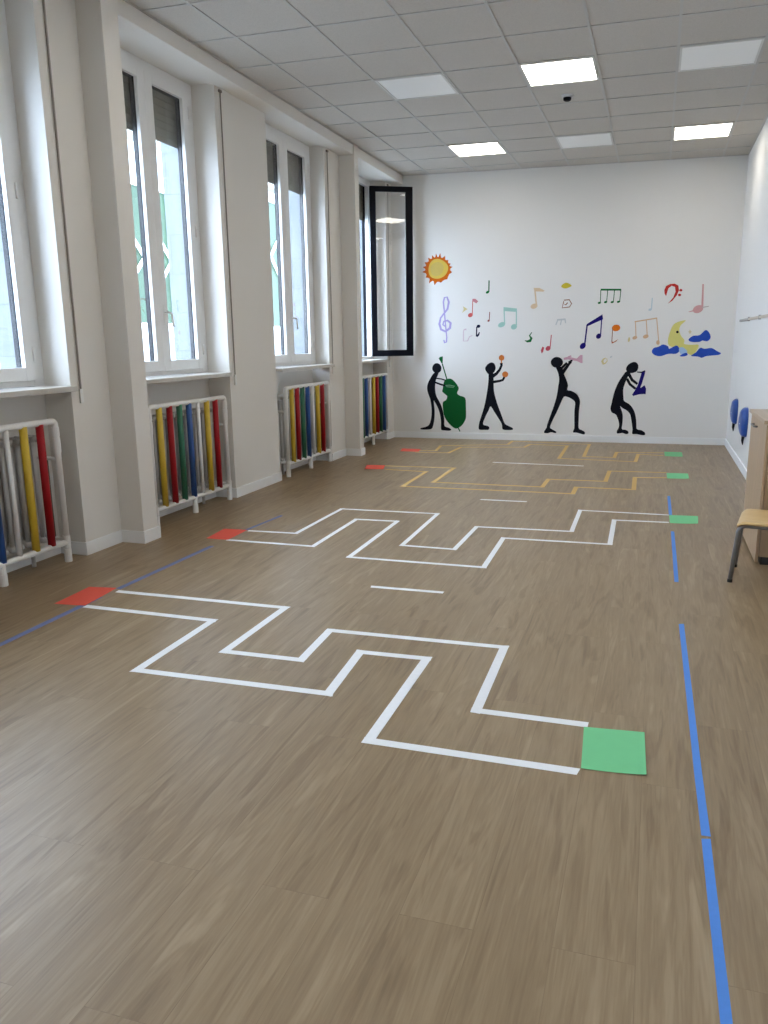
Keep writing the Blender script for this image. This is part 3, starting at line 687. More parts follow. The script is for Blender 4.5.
        ('clef_curve', 'red', [(0,[(0.105,1.769),(0.167,1.844),(0.19,1.913),(0.18,1.972),(0.138,1.987),(0.102,1.956),(0.088,1.901),(0.08,1.863),(0.06,1.893),(0.054,1.937),(0.073,1.985),(0.119,2.008),(0.174,2.012),(0.219,1.988),(0.23,1.929),(0.206,1.868),(0.159,1.806)])]),
        ('clef_dot', 'red', [(1,[(0.27,1.93),(0.27,1.925),(0.267,1.921),(0.264,1.918),(0.259,1.916),(0.253,1.915),(0.247,1.916),(0.242,1.918),(0.237,1.922),(0.234,1.926),(0.233,1.931),(0.234,1.936),(0.236,1.94),(0.24,1.943),(0.245,1.946),(0.251,1.946),(0.257,1.945),(0.262,1.943),(0.266,1.939),(0.269,1.935)])]),
        ('clef_dot', 'red', [(1,[(0.259,1.873),(0.258,1.869),(0.256,1.864),(0.252,1.861),(0.247,1.859),(0.241,1.858),(0.235,1.859),(0.23,1.861),(0.226,1.865),(0.223,1.869),(0.221,1.874),(0.222,1.879),(0.224,1.883),(0.228,1.887),(0.233,1.889),(0.239,1.889),(0.245,1.888),(0.25,1.886),(0.255,1.883),(0.258,1.878)])]),
    ],
    'quarter_pink': [
        ('note_head', 'dustpink', [(1,[(0.527,1.725),(0.531,1.711),(0.529,1.696),(0.521,1.68),(0.509,1.667),(0.492,1.657),(0.473,1.65),(0.455,1.649),(0.438,1.652),(0.423,1.66),(0.414,1.671),(0.41,1.685),(0.412,1.7),(0.42,1.715),(0.432,1.729),(0.45,1.739),(0.468,1.745),(0.487,1.747),(0.504,1.744),(0.518,1.736)])]),
        ('stem', 'dustpink', [(2,[(0.5,1.999),(0.506,1.724),(0.531,1.722),(0.519,1.998)])]),
        ('brush_tail', 'dustpink', [(2,[(0.363,1.663),(0.423,1.672),(0.418,1.687),(0.361,1.67)])]),
        ('brush_tail', 'greypink', [(2,[(0.517,1.71),(0.596,1.726),(0.594,1.735),(0.514,1.723)])]),
    ],
    'moon': [
        ('crescent', 'moonyellow', [(1,[(0.335,1.562),(0.267,1.553),(0.193,1.515),(0.155,1.427),(0.135,1.321),(0.157,1.249),(0.254,1.222),(0.397,1.147),(0.453,1.138),(0.51,1.256),(0.423,1.262),(0.333,1.273),(0.334,1.319),(0.289,1.376),(0.264,1.444),(0.279,1.505)])]),
        ('eye', 'black', [(1,[(0.259,1.421),(0.258,1.416),(0.256,1.411),(0.253,1.408),(0.249,1.406),(0.244,1.405),(0.239,1.406),(0.235,1.408),(0.231,1.412),(0.229,1.416),(0.228,1.421),(0.228,1.426),(0.23,1.43),(0.233,1.434),(0.237,1.436),(0.242,1.437),(0.247,1.436),(0.251,1.434),(0.255,1.43),(0.257,1.426)])]),
    ],
    'star': [
        ('brush_mark', 'sand', [(0,[(0.371,1.425),(0.384,1.432),(0.391,1.453),(0.402,1.432),(0.416,1.421),(0.404,1.411),(0.395,1.395),(0.382,1.411)])]),
    ],
    'cloud_left': [
        ('cloud_shape', 'cloudblue', [(1,[(-0.053,1.179),(-0.033,1.223),(0.027,1.241),(0.078,1.268),(0.14,1.246),(0.159,1.214),(0.235,1.253),(0.271,1.231),(0.282,1.186),(0.241,1.151),(0.154,1.151),(0.069,1.124),(0.017,1.125),(-0.028,1.143)])]),
        ('pale_edge', 'cloudpale', [(1,[(0.275,1.222),(0.322,1.231),(0.373,1.186),(0.365,1.156),(0.328,1.142),(0.289,1.16)])]),
    ],
    'cloud_upper': [
        ('cloud_shape', 'cloudblue', [(1,[(0.381,1.326),(0.433,1.372),(0.51,1.38),(0.573,1.441),(0.617,1.417),(0.643,1.352),(0.608,1.305),(0.548,1.314),(0.515,1.297),(0.421,1.298)])]),
    ],
    'cloud_right': [
        ('cloud_shape', 'cloudblue', [(1,[(0.424,1.124),(0.481,1.168),(0.529,1.224),(0.581,1.212),(0.665,1.22),(0.735,1.18),(0.777,1.158),(0.755,1.137),(0.671,1.128),(0.604,1.12),(0.554,1.1),(0.511,1.115)])]),
    ],
    'cloud_small': [
        ('cloud_shape', 'cloudblue', [(1,[(0.289,1.124),(0.327,1.151),(0.369,1.163),(0.382,1.133),(0.329,1.117)])]),
    ],
}

# ================================================================== THE SETTING
def prism(bm, poly, z0, z1):
    lo = [bm.verts.new((x, y, z0)) for x, y in poly]
    hi = [bm.verts.new((x, y, z1)) for x, y in poly]
    n = len(poly)
    bm.faces.new(lo[::-1]); bm.faces.new(hi)
    for i in range(n):
        bm.faces.new((lo[i], lo[(i + 1) % n], hi[(i + 1) % n], hi[i]))
    return bm

obj('floor', prism(bmesh.new(), [(OUT_X, NEAR_Y - .2), (RIGHT_X + .2, NEAR_Y - .2), (RIGHT_X + .2, back_y(RIGHT_X + .2) + .2), (OUT_X, back_y(OUT_X) + .2)], -.12, 0), M['floor'], kind='structure')

# ceiling: tiles on a white grid
ceil = obj('ceiling', prism(bmesh.new(), [(OUT_X, NEAR_Y - .2), (RIGHT_X + .2, NEAR_Y - .2), (RIGHT_X + .2, back_y(RIGHT_X + .2) + .2), (OUT_X, back_y(OUT_X) + .2)], CEIL, CEIL + .12), M['ceiling'], kind='structure')
bm = bmesh.new()
TB = .0095
i = 0
x = GRID_X0
while x < RIGHT_X:
    box(bm, x - TB, x + TB, NEAR_Y, back_y(x) , CEIL - .006, CEIL + .001)
    x += .6
y = GRID_Y0 - .6 * 15
while y < back_y(0) - .1:
    box(bm, -3.34, RIGHT_X, y - TB, y + TB, CEIL - .0055, CEIL + .001)
    y += .6
box(bm, -3.335, -3.312, NEAR_Y, back_y(-3.34), CEIL - .006, CEIL + .001)
box(bm, RIGHT_X - .022, RIGHT_X, NEAR_Y, back_y(RIGHT_X), CEIL - .006, CEIL + .001)
t = bmesh.new()
prism(t, [(-3.34, back_y(-3.34) - .022), (RIGHT_X, back_y(RIGHT_X) - .022), (RIGHT_X, back_y(RIGHT_X)), (-3.34, back_y(-3.34))], CEIL - .006, CEIL + .001)
merge(bm, t)
obj('ceiling_grid', bm, M['tbar'], kind='structure', parent=ceil)

# far wall, right wall, wall behind the viewer
obj('wall_back', prism(bmesh.new(), [(OUT_X, back_y(OUT_X)), (RIGHT_X + .2, back_y(RIGHT_X + .2)), (RIGHT_X + .2, back_y(RIGHT_X + .2) + .2), (OUT_X, back_y(OUT_X) + .2)], 0, CEIL), M['wall_back'], kind='structure')
obj('wall_right', nbox(RIGHT_X, RIGHT_X + .2, NEAR_Y - .2, back_y(RIGHT_X), 0, CEIL), M['wall_back'], kind='structure')
obj('wall_front', nbox(OUT_X, RIGHT_X, NEAR_Y - .2, NEAR_Y, 0, CEIL), M['wall'], kind='structure')

# window wall: piers between the niches, parapets under the windows, beam above
FR_X = -3.70           # inner face of the window frames
SILL_Z = 1.10
HEAD_Z = 3.375
edges = [NEAR_Y] + [v for n in NICHES for v in n] + [back_y(WALL_X) + .02]
for k in range(0, len(edges), 2):
    obj('wall_left', nbox(OUT_X, WALL_X, edges[k], edges[k + 1], 0, CEIL), M['wall'], kind='structure')
for y0, y1 in NICHES:
    obj('wall_left', nbox(OUT_X, FR_X, y0, y1, 0, SILL_Z - .035), M['wall'], kind='structure')       # parapet
    obj('wall_left', nbox(OUT_X, -3.345, y0, y1, HEAD_Z, CEIL), M['wall'], kind='structure')        # lintel

# pale stone cladding: reveals and outer skin of the window wall
bm = bmesh.new()
for y0, y1 in NICHES:
    for ya, yb in ((y0 - .001, y0 + .012), (y1 - .012, y1 + .001)):
        box(bm, OUT_X - .03, FR_X - .062, ya, yb, SILL_Z - .05, HEAD_Z + .02)
    box(bm, OUT_X - .05, FR_X - .062, y0, y1, SILL_Z - .06, SILL_Z - .02)
obj('trim_2', bm, M['stone'], kind='structure')

# two narrow pillars standing out of the window wall
PILLARS = [(4.488, 4.652), (8.735, 8.862)]
PX = -3.308
obj('trim_1', nbox(-3.53, -3.325, PILLARS[0][0] + .02, back_y(-3.34), BEAM_Z, CEIL, bevel=.004), M['plaster'], kind='structure')
for k, (y0, y1) in enumerate(PILLARS):
    obj('trim_%d' % (k + 3), nbox(-3.51, PX, y0, y1, 0, CEIL, bevel=.005), M['plaster'], kind='structure')

# skirting boards
SK = .085
def skirt_runs():
    b = bmesh.new()
    prev = NEAR_Y
    segs = []
    for k in range(0, len(edges), 2):
        segs.append((edges[k], edges[k + 1]))
    for a, c in segs:
        cuts = [(p0, p1) for p0, p1 in PILLARS if a < p0 < c]
        y = a
        for p0, p1 in cuts:
            box(b, WALL_X - .002, WALL_X + .013, y, p0, 0, SK)
            prism(b, [(WALL_X, p0 - .012), (PX + .012, p0 - .012), (PX + .012, p1 + .012), (WALL_X, p1 + .012)], 0, SK)
            y = p1
        box(b, WALL_X - .002, WALL_X + .013, y, c, 0, SK)
    for y0, y1 in NICHES:      # inside the niches
        box(b, FR_X - .002, FR_X + .012, y0, y1, 0, SK)
        box(b, FR_X, WALL_X + .013, y0 - .002, y0 + .012, 0, SK, bevel=.002)
        box(b, FR_X, WALL_X + .013, y1 - .012, y1 + .002, 0, SK, bevel=.002)
    return b
obj('baseboard_left', skirt_runs(), M['skirting'], kind='structure')
obj('baseboard_back', prism(bmesh.new(), [(WALL_X, back_y(WALL_X) - .014), (RIGHT_X, back_y(RIGHT_X) - .014), (RIGHT_X, back_y(RIGHT_X) + .002), (WALL_X, back_y(WALL_X) + .002)], 0, SK), M['skirting'], kind='structure')
obj('baseboard_right', nbox(RIGHT_X - .014, RIGHT_X + .002, NEAR_Y, back_y(RIGHT_X) - .01, 0, SK, bevel=.002), M['skirting'], kind='structure')

# ------------------------------------------------------------------ windows
def rect_frame(bm, x0, x1, y0, y1, z0, z1, wy, wz0, wz1, bevel=0.0):
    """rectangular frame in the window plane"""
    box(bm, x0, x1, y0, y0 + wy, z0, z1, bevel)
    box(bm, x0, x1, y1 - wy, y1, z0, z1, bevel)
    box(bm, x0, x1, y0 + wy, y1 - wy, z0, z0 + wz0, bevel)
    box(bm, x0, x1, y0 + wy, y1 - wy, z1 - wz1, z1, bevel)
    return bm

def leaf_frame(x0, x1, y0, y1, z0, z1, wl, wr, bevel):
    bm = bmesh.new()
    box(bm, x0, x1, y0, y0 + wl, z0, z1, bevel)
    box(bm, x0, x1, y1 - wr, y1, z0, z1, bevel)
    box(bm, x0, x1, y0 + wl, y1 - wr, z0, z0 + .081, bevel)
    box(bm, x0, x1, y0 + wl, y1 - wr, z1 - .065, z1, bevel)
    return bm

def sash(parent, y0, y1, handle, hinge_right, angle=0.0):
    """one window leaf: white inside, anthracite outside; modelled about its hinge edge"""
    z0, z1 = 1.135, 3.30
    hx, hy = FR_X + .012, (y1 if hinge_right else y0)
    h = empty('sash', (hx, hy, 0), angle, parent=parent)
    sgn = -1 if hinge_right else 1
    w = y1 - y0
    a0, a1 = (-w, 0) if hinge_right else (0, w)
    wl, wr = (.09, .075) if hinge_right else (.075, .09)
    prof = leaf_frame(-.030, 0, a0, a1, z0, z1, wl, wr, .003)
    obj('inner_frame', prof, M['pvc'], h)
    prof = leaf_frame(-.070, -.0302, a0, a1, z0, z1, wl, wr, 0)
    obj('outer_frame', prof, M['dark'], h)
    obj('glass_pane', nbox(-.036, -.032, a0 + wl - .006, a1 - wr + .006, z0 + .075, z1 - .06), M['glass'], h)
    if handle:
        yy = a0 + .035 if hinge_right else a1 - .035
        g = obj('window_handle', nbox(0, .008, yy - .014, yy + .014, 1.50, 1.64, bevel=.003), M['winder'], h)
        obj('lever', ntube(fillet([(.005, yy, 1.585), (.045, yy, 1.585), (.05, yy + .03, 1.575), (.05, yy + .045, 1.475)], .012), .008), M['winder'], g, smooth=True)
    for hz in (1.25, 2.2, 3.1):
        obj('hinge', ntube([(.004, 0, hz), (.004, 0, hz + .09)], .008), M['pvc'], h, smooth=True)
    return h

def make_window(n, y0, y1, opened=False, dx=0.0):
    w = empty('window_%d' % n, (dx, 0, 0), kind='structure')
    obj('window_frame', rect_frame(bmesh.new(), FR_X - .05, FR_X, y0, y1, SILL_Z, HEAD_Z, .085, .035, .075, .003), M['pvc'], w)
    obj('outer_window_frame', rect_frame(bmesh.new(), FR_X - .06, FR_X - .0502, y0, y1, SILL_Z, HEAD_Z, .085, .035, .075), M['dark'], w)
    ym = (y0 + y1) / 2
    sash(w, y0 + .082, ym, False, False)
    sash(w, ym + .002, y1 - .082, True, True, OPEN_ANGLE if opened else 0.0)
    obj('window_sill', nbox(FR_X - .01, WALL_X + .024, y0 + .001, y1 + (.022 if n == 1 else .0), SILL_Z - .036, SILL_Z - .002, bevel=.004), M['marble'], w)
    b = bmesh.new()
    zb = 2.885
    z = zb
    while z < HEAD_Z + .03:
        box(b, FR_X - .096, FR_X - .084, y0 + .012, y1 - .012, z, z + .046, bevel=.004)
        box(b, FR_X - .092, FR_X - .088, y0 + .012, y1 - .012, z + .04, z + .056)
        z += .052
    obj('roller_shutter', b, M['slat'], w)
    g = bmesh.new()
    for ya, yb in ((y0 + .012, y0 + .04), (y1 - .04, y1 - .012)):
        box(g, FR_X - .11, FR_X - .07, ya, yb, SILL_Z - .02, HEAD_Z)
    obj('shutter_guide', g, M['dark'], w)
    WX = WALL_X - dx
    ys = y1 + .082
    obj('shutter_belt', nbox(WX + .006, WX + .0085, ys - .007, ys + .007, 1.06, 3.33), M['belt'], w)
    obj('belt_guide', nbox(WX - .002, WX + .016, ys - .02, ys + .02, 3.325, 3.345, bevel=.003), M['belt'], w)
    wd = obj('belt_winder', nbox(WX - .002, WX + .012, ys - .014, ys + .014, .985, 1.075, bevel=.004), M['winder'], w)
    obj('screw_cap', ntube([(WX + .011, ys, 1.0), (WX + .0135, ys, 1.0)], .005), M['winder'], wd)
    return w
OPEN_ANGLE = math.radians(118)
for n, (y0, y1) in enumerate(NICHES):
    k = (6, 5, 1, 2, 3, 4)[n]  # the two highest numbers are the unseen windows added for daylight
    make_window(k, y0, y1, opened=(k == 4), dx={1: .012, 3: .045}.get(k, 0.0))

# ------------------------------------------------------------------ the courtyard outside
obj('ground', nbox(-24, OUT_X - .06, -10, 40, -.3, -.2), M['ground'], kind='structure')
FX = -9.0
house = empty('building', (FX, 14, -.2), label='pale plastered building across the courtyard with braced green windows', cat='building')
OFF = (FX, 14, -.2)
obj('facade', nbox(FX - 3, FX, 8.7, 34, -.2, 5.0), M['facade'], house, off=OFF)
obj('cornice', nbox(FX - .02, FX + .25, 8.6, 34, 4.80, 5.02, bevel=.02), M['slat'], house, off=OFF)
def house_window(y0, y1, cross, zc):
    z0, z1 = 1.58, (4.15 if y0 < 15 else 4.65)
    f = obj('lattice_window', rect_frame(bmesh.new(), FX - .01, FX + .07, y0, y1, z0, z1, .1, .1, .1), M['facade_white'], house, off=OFF)
    obj('dark_pane', nbox(FX - .01, FX + .012, y0 + .1, y1 - .1, z0 + .1, z1 - .1), M['glass_out'], f, off=OFF)
    b = bmesh.new()
    y = cross
    while y > y0 + .2:
        for s in (-1, 1):
            for dd in (-1, 1):
                p = (FX + .035, y, zc)
                q = (FX + .035, max(y0 + .05, min(y1 - .05, y + dd * .42)), zc + s * .42)
                tube(b, [p, q], .035, 6)
        y -= .86
    obj('diagonal_brace', b, M['facade_white'], f, off=OFF)
    c = bmesh.new()
    box(c, FX, FX + .14, y0 - .1, y1 + .1, z0 - .16, z0)
    obj('ledge', c, M['facade_white'], f, off=OFF)
for y0, y1, cx in ((11.3, 13.76, 13.69), (16.0, 18.48, 17.87), (20.6, 23.0, 22.6)):
    house_window(y0, y1, cx, 2.84 if y0 < 15 else 3.31)

# ------------------------------------------------------------------ radiators and their coloured guards
RX = -3.625
def make_radiator(y0, y1, label):
    yc = (y0 + y1) / 2
    r = empty('radiator', (RX, yc, .0), label=label, cat='radiator', group='column radiators in the window niches')
    O = (RX, yc, 0)
    n = 15
    p = .062
    for k in range(n):
        y = yc - (n - 1) * p / 2 + k * p
        b = bmesh.new()
        for xx in (RX - .05, RX, RX + .05):
            tube(b, [(xx, y, .16), (xx, y, .80)], .013, 8)
        tube(b, fillet([(RX - .055, y, .15), (RX - .055, y, .17), (RX + .055, y, .17), (RX + .055, y, .15)], .01, 3), .021, 8)
        tube(b, fillet([(RX - .055, y, .81), (RX - .055, y, .79), (RX + .055, y, .79), (RX + .055, y, .81)], .01, 3), .021, 8)
        obj('radiator_section', b, M['rad'], r, smooth=True, off=O)
    b = bmesh.new()
    for z in (.17, .79):
        tube(b, [(RX, yc - n * p / 2, z), (RX, yc + n * p / 2 + .03, z)], .019, 10)
    obj('header_pipe', b, M['rad'], r, smooth=True, off=O)
    v = obj('feed_pipe', ntube(fillet([(RX, yc + n * p / 2, .79), (RX, yc + n * p / 2 + .05, .79), (RX - .095, yc + n * p / 2 + .05, .79), (RX - .115, yc + n * p / 2 + .05, .79)], .02), .011), M['rad'], r, smooth=True, off=O)
    obj('valve', ntube([(RX, yc + n * p / 2 + .025, .775), (RX, yc + n * p / 2 + .025, .84)], .018), M['rad'], v, smooth=True, off=O)
    b = bmesh.new()
    for s in (-1, 1):
        tube(b, [(RX, yc + s * .33, 0), (RX, yc + s * .33, .15)], .013, 8)
    obj('foot', b, M['rad'], r, smooth=True, off=O)

GX = -3.505
def make_guard(yl, yr, tubes, center, label):
    yc = (yl + yr) / 2
    O = (GX, yc, 0)
    g = empty('radiator_guard', O, label=label, cat='radiator guard', group='coloured pipe guards in front of the radiators')
    R_ = .0195
    ZT, ZB = .893, .127
    W_ = M['guard_white']
    # one bent pipe: left post, top rail, right post, with thicker push-fit collars
    obj('front_frame', ntube(fillet([(GX, yl, .0), (GX, yl, ZT), (GX, yr, ZT), (GX, yr, 0)], .03), R_, 14), W_, g, smooth=True, off=O)
    for y in (yl, yr):
        for za, zb in ((.0, .085), (.095, .17), (.70, .79), (.80, .855)):
            obj('collar', ntube([(GX, y, za), (GX, y, zb)], R_ + .0035, 14), W_, g, smooth=False, off=O)
    obj('bottom_rail', ntube([(GX, yl, ZB), (GX, yr, ZB)], R_ - .001, 14), W_, g, smooth=True, off=O)
    ft = obj('centre_foot', ntube([(GX, center, 0), (GX, center, ZB)], R_, 14), W_, g, smooth=True, off=O)
    obj('collar', ntube([(GX, center, 0), (GX, center, .07)], R_ + .0035, 14), W_, ft, off=O)
    for y, c in tubes:
        rr = .015 if c == 'white' else .0232
        obj('coloured_tube' if c != 'white' else 'white_tube', ntube([(GX, y, ZB + .008), (GX, y, ZT - .008)], rr, 14), M['guard_' + c], g, smooth=True, off=O)
    # side returns to the wall
    for y, s in ((yl, 1), (yr, -1)):
        for z in (.145, .66):
            obj('side_arm', ntube([(GX, y, z), (FR_X + .002, y, z)], .012, 10), W_, g, smooth=True, off=O)
        obj('side_tube', ntube([(GX - .10, y, .145), (GX - .10, y, .66)], .016, 12), M['guard_darkgreen'] if s < 0 else W_, g, smooth=True, off=O)
    return g
def seq(y0, cols, pitch=.1325):
    return [(y0 + pitch * k, c) for k, c in enumerate(cols.split())]
make_guard(2.895, 3.968, seq(3.05, 'yellow red green blue white yellow red', .1315), 3.435, 'radiator guard with coloured tubes cut off by the left edge, under the nearest window')
make_guard(4.92, 5.995, seq(5.05, 'yellow red green blue white yellow red', .1325), 5.45, 'radiator guard whose left end hides behind the near pillar')
make_guard(7.185, 8.265, seq(7.32, 'yellow red green blue white yellow red', .1300), 7.74, 'radiator guard in the niche just before the far pillar, showing its left side arms')
make_guard(9.23, 10.33, seq(9.37, 'green blue white yellow red green blue', .1402), 9.75, 'radiator guard ending in a blue tube, beneath the open window by the far wall')
for (y0, y1), l in zip(NICHES[2:], ('white column radiator behind the coloured guard at the left edge', 'white column radiator behind the guard right of the near pillar',
                                   'white column radiator behind the third guard, before the far pillar', 'white column radiator behind the guard under the open window')):
    make_radiator(y0, y1, l)

# ------------------------------------------------------------------ ceiling lights
def make_panel(cx, ry, lit, label):
    x0, y0 = GRID_X0 + .6 * cx, GRID_Y0 + .6 * ry
    O = (x0 + .3, y0 + .3, CEIL)
    p = empty('ceiling_light', O, label=label, cat='ceiling light', group='square light panels in the ceiling grid')
    f = rect_frame(bmesh.new(), 0, .010, -.288, .288, -.288, .288, .016, .016, .016)
    for v in f.verts:
        v.co = Vector((v.co.y, v.co.z, -.0095 + v.co.x * .9))
    obj('panel_frame', f, M['panel_frame'], p)
    obj('diffuser', nbox(-.273, .273, -.273, .273, -.006, -.001), M['panel_lit'] if lit else M['panel_off'], p)
for cx, ry, lit, lab in (
    (3, 1, True, 'lit ceiling panel in the near row, between two unlit panels'),
    (1, 1, False, 'unlit ceiling panel nearest the windows, left of the large lit one'),
    (5, 1, False, 'unlit ceiling panel at upper right, in the near row by the right wall'),
    (1, 5, True, 'lit ceiling panel in the far row on the window side'),
    (3, 5, False, 'unlit ceiling panel in the far row, between two lit panels'),
    (5, 5, True, 'lit ceiling panel in the far row beside the right wall'),
    (1, -3, True, 'lit ceiling panel above the view, window side'),
    (3, -3, False, 'unlit ceiling panel above the view, middle'),
    (5, -3, True, 'lit ceiling panel above the view, right wall side'),
    (3, -7, True, 'unseen lit ceiling panel added over the viewer, middle'),  # from here on: unseen panels added to light the room
    (1, -11, True, 'unseen lit ceiling panel added behind the viewer, window side'),
    (5, -11, True, 'unseen lit ceiling panel added behind the viewer, right wall side')):
    make_panel(cx, ry, lit, lab)

d = empty('smoke_detector', (-.880, 7.685, CEIL), label='small white smoke detector on the ceiling beyond the large lit panel', cat='smoke detector')
obj('base', ntube([(0, 0, 0), (0, 0, -.018), (0, 0, -.022)], [.052, .052, .047], 24), M['sensor'], d, smooth=False)
obj('sensor_head', ntube([(0, 0, -.022), (0, 0, -.042), (0, 0, -.05)], [.036, .034, .022], 24), M['dark'], d, smooth=False)

# ------------------------------------------------------------------ tape and card on the floor
def strip_quad(bm, a, b, w, z, th, ea, eb):
    a, b = Vector((*a, 0)), Vector((*b, 0))
    d = (b - a).normalized()
    n = Vector((-d.y, d.x, 0)) * w / 2
    a = a - d * ea
    b = b + d * eb
    jit = lambda: random.uniform(-.0012, .0012)
    m = 6
    top = []
    for k in range(m + 1):
        t = k / m
        c = a.lerp(b, t)
        skew = d * (random.uniform(-.006, .006) if k in (0, m) else 0)
        top.append((c + n * (1 + jit() * 20) + skew, c - n * (1 + jit() * 20) - skew))
    vs = [[bm.verts.new((p.x, p.y, zz)) for p in pr for zz in (z, z + th)] for pr in top]
    for k in range(m):
        A, B = vs[k], vs[k + 1]
        bm.faces.new((A[1], A[3], B[3], B[1]))
        bm.faces.new((A[0], A[1], B[1], B[0]))
        bm.faces.new((A[3], A[2], B[2], B[3]))
        bm.faces.new((A[2], A[0], B[0], B[2]))
    bm.faces.new((vs[0][0], vs[0][2], vs[0][3], vs[0][1]))
    bm.faces.new((vs[-1][0], vs[-1][1], vs[-1][3], vs[-1][2]))

def tape(keys, w, mat, label, name='tape_line', cat='floor tape', group=None, over=.5):
    polys = [LINES[k] for k in keys]
    O = (*polys[0][0], 0)
    single = len(polys) == 1 and len(polys[0]) == 2
    root = None if single else empty(name, O, label=label, cat=cat, group=group)
    i = 0
    for pl in polys:
        for a, b in zip(pl[:-1], pl[1:]):
            bm = bmesh.new()
            first, last = a == pl[0], b == pl[-1]
            strip_quad(bm, a, b, w, .0002, .0006 + .0003 * (i % 2), 0 if first else w * over, 0 if last else w * over)
            if single:
                tag(obj(name, bm, mat, off=O), label, cat, group)
            else:
                obj('tape_strip', bm, mat, root, off=O)
            i += 1
G1 = 'taped paths across the floor'
tape(['front_far'], .039, M['tape_white'], 'nearest white zigzag tape path, its edge farther from the viewer', group=G1)
tape(['front_near'], .040, M['tape_white'], 'nearest white zigzag tape path, its edge closer to the viewer', group=G1)
tape(['second_far'], .032, M['tape_white'], 'second white zigzag tape path, its edge farther from the viewer', group=G1)
tape(['second_near'], .034, M['tape_white'], 'second white zigzag tape path, its edge closer to the viewer', group=G1)
tape(['third_far'], .042, M['tape_yellow'], 'yellow tape path of the third lane, its edge farther from the viewer', group=G1)
tape(['third_near'], .042, M['tape_yellow'], 'yellow tape path of the third lane, its edge closer to the viewer', group=G1)
tape(['fourth_far'], .040, M['tape_yellow'], 'yellow tape path closest to the painted wall, its farther edge', group=G1)
tape(['fourth_near'], .040, M['tape_yellow'], 'yellow tape path closest to the painted wall, its nearer edge', group=G1)
G2 = 'straight white tape dashes between the paths'
tape(['dash_front'], .034, M['tape_white'], 'short straight white tape dash between the two white zigzag paths', group=G2)
tape(['dash_mid'], .034, M['tape_white'], 'short straight white tape dash between white and yellow zigzag paths', group=G2)
tape(['dash_far'], .034, M['tape_white'], 'long straight white tape dash between the two yellow paths', group=G2)
LINES['blue_right3'][-1] = (LINES['blue_right3'][-1][0], 0.9)
LINES['blue_left'][0] = (LINES['blue_left'][0][0], 1.2)
G3 = 'blue tape along the lane ends'
tape(['blue_right', 'blue_right2', 'blue_right3'], .0245, M['tape_blue'], 'long torn blue tape line at right running off the bottom edge', group=G3, over=.0)
tape(['blue_right_far'], .024, M['tape_blue'], 'blue tape piece on the viewer\'s side of the second green card', group=G3)
tape(['blue_right_far2'], .024, M['tape_blue'], 'short blue tape piece just behind the second green card', group=G3)
tape(['blue_left'], .034, M['tape_bluegrey'], 'worn blue tape line leading off the left edge from the nearest red card', group=G3)
tape(['blue_left2'], .034, M['tape_bluegrey'], 'worn blue tape line joining the two nearest red cards', group=G3)
tape(['blue_left3'], .030, M['tape_bluegrey'], 'faint blue tape piece beyond the second red card', group=G3)

def card(key, mat, lift, label, group):
    q = [Vector((*p, 0)) for p in SHEETS[key]]
    c = sum(q, Vector()) / 4
    n = 8
    bm = bmesh.new()
    g = []
    for i in range(n + 1):
        row = []
        for j in range(n + 1):
            u, v = i / n, j / n
            p = q[0].lerp(q[1], u).lerp(q[3].lerp(q[2], u), v)
            z = .0014 + lift * ((u * v) ** 4 + .4 * ((1 - u) * v) ** 6)
            row.append(bm.verts.new((p.x, p.y, z)))
        g.append(row)
    for i in range(n):
        for j in range(n):
            bm.faces.new((g[i][j], g[i + 1][j], g[i + 1][j + 1], g[i][j + 1]))
    ex = bmesh.ops.extrude_face_region(bm, geom=bm.faces[:])
    bmesh.ops.translate(bm, verts=[v for v in ex['geom'] if isinstance(v, bmesh.types.BMVert)], vec=(0, 0, -.0005))
    o = obj('paper_sheet', bm, mat, off=(c.x, c.y, 0))
    tag(o, label, 'paper sheet', group)
G4, G5 = 'green cards at the right ends of the paths', 'red cards at the left ends of the paths'
card('green1', M['paper_green'], .006, 'large green card nearest the viewer at the end of the white path', G4)
card('green2', M['paper_green'], .004, 'green card at the right end of the second white path', G4)
card('green3', M['paper_green'], .002, 'green card at the right end of the nearer yellow path', G4)
card('green4', M['paper_green'], .002, 'green card at the right end of the yellow path by the wall', G4)
card('red1', M['paper_red'], .002, 'red card nearest the viewer at the start of the white path', G5)
card('red2', M['paper_red'], .002, 'red card at the left start of the second white path', G5)
card('red3', M['paper_red'], .001, 'red card at the left start of the nearer yellow path', G5)
card('red4', M['paper_red'], .001, 'red card at the left start of the yellow path by the wall', G5)

# ------------------------------------------------------------------ paintings on the far wall
def wall_pt(s, z, d):
    x = s / NN
    return Vector((x + d * BACK_K / NN, back_y(x) - d / NN, z))

def plate(polys, d):
    bm = bmesh.new()
    for sm, pl in polys:
        if sm == 1: pl = catmull(pl)
        f = [bm.verts.new(wall_pt(s, z, d)) for s, z in pl]
        k = [bm.verts.new(wall_pt(s, z, -.001)) for s, z in pl]
        n = len(f)
        if sm == 2:
            h = n // 2
            for i in range(h - 1):
                bm.faces.new((f[i], f[i + 1], f[n - 2 - i], f[n - 1 - i]))
        else:
            bm.faces.new(f)
        for i in range(n):
            bm.faces.new((f[i], f[(i + 1) % n], k[(i + 1) % n], k[i]))
    return bm

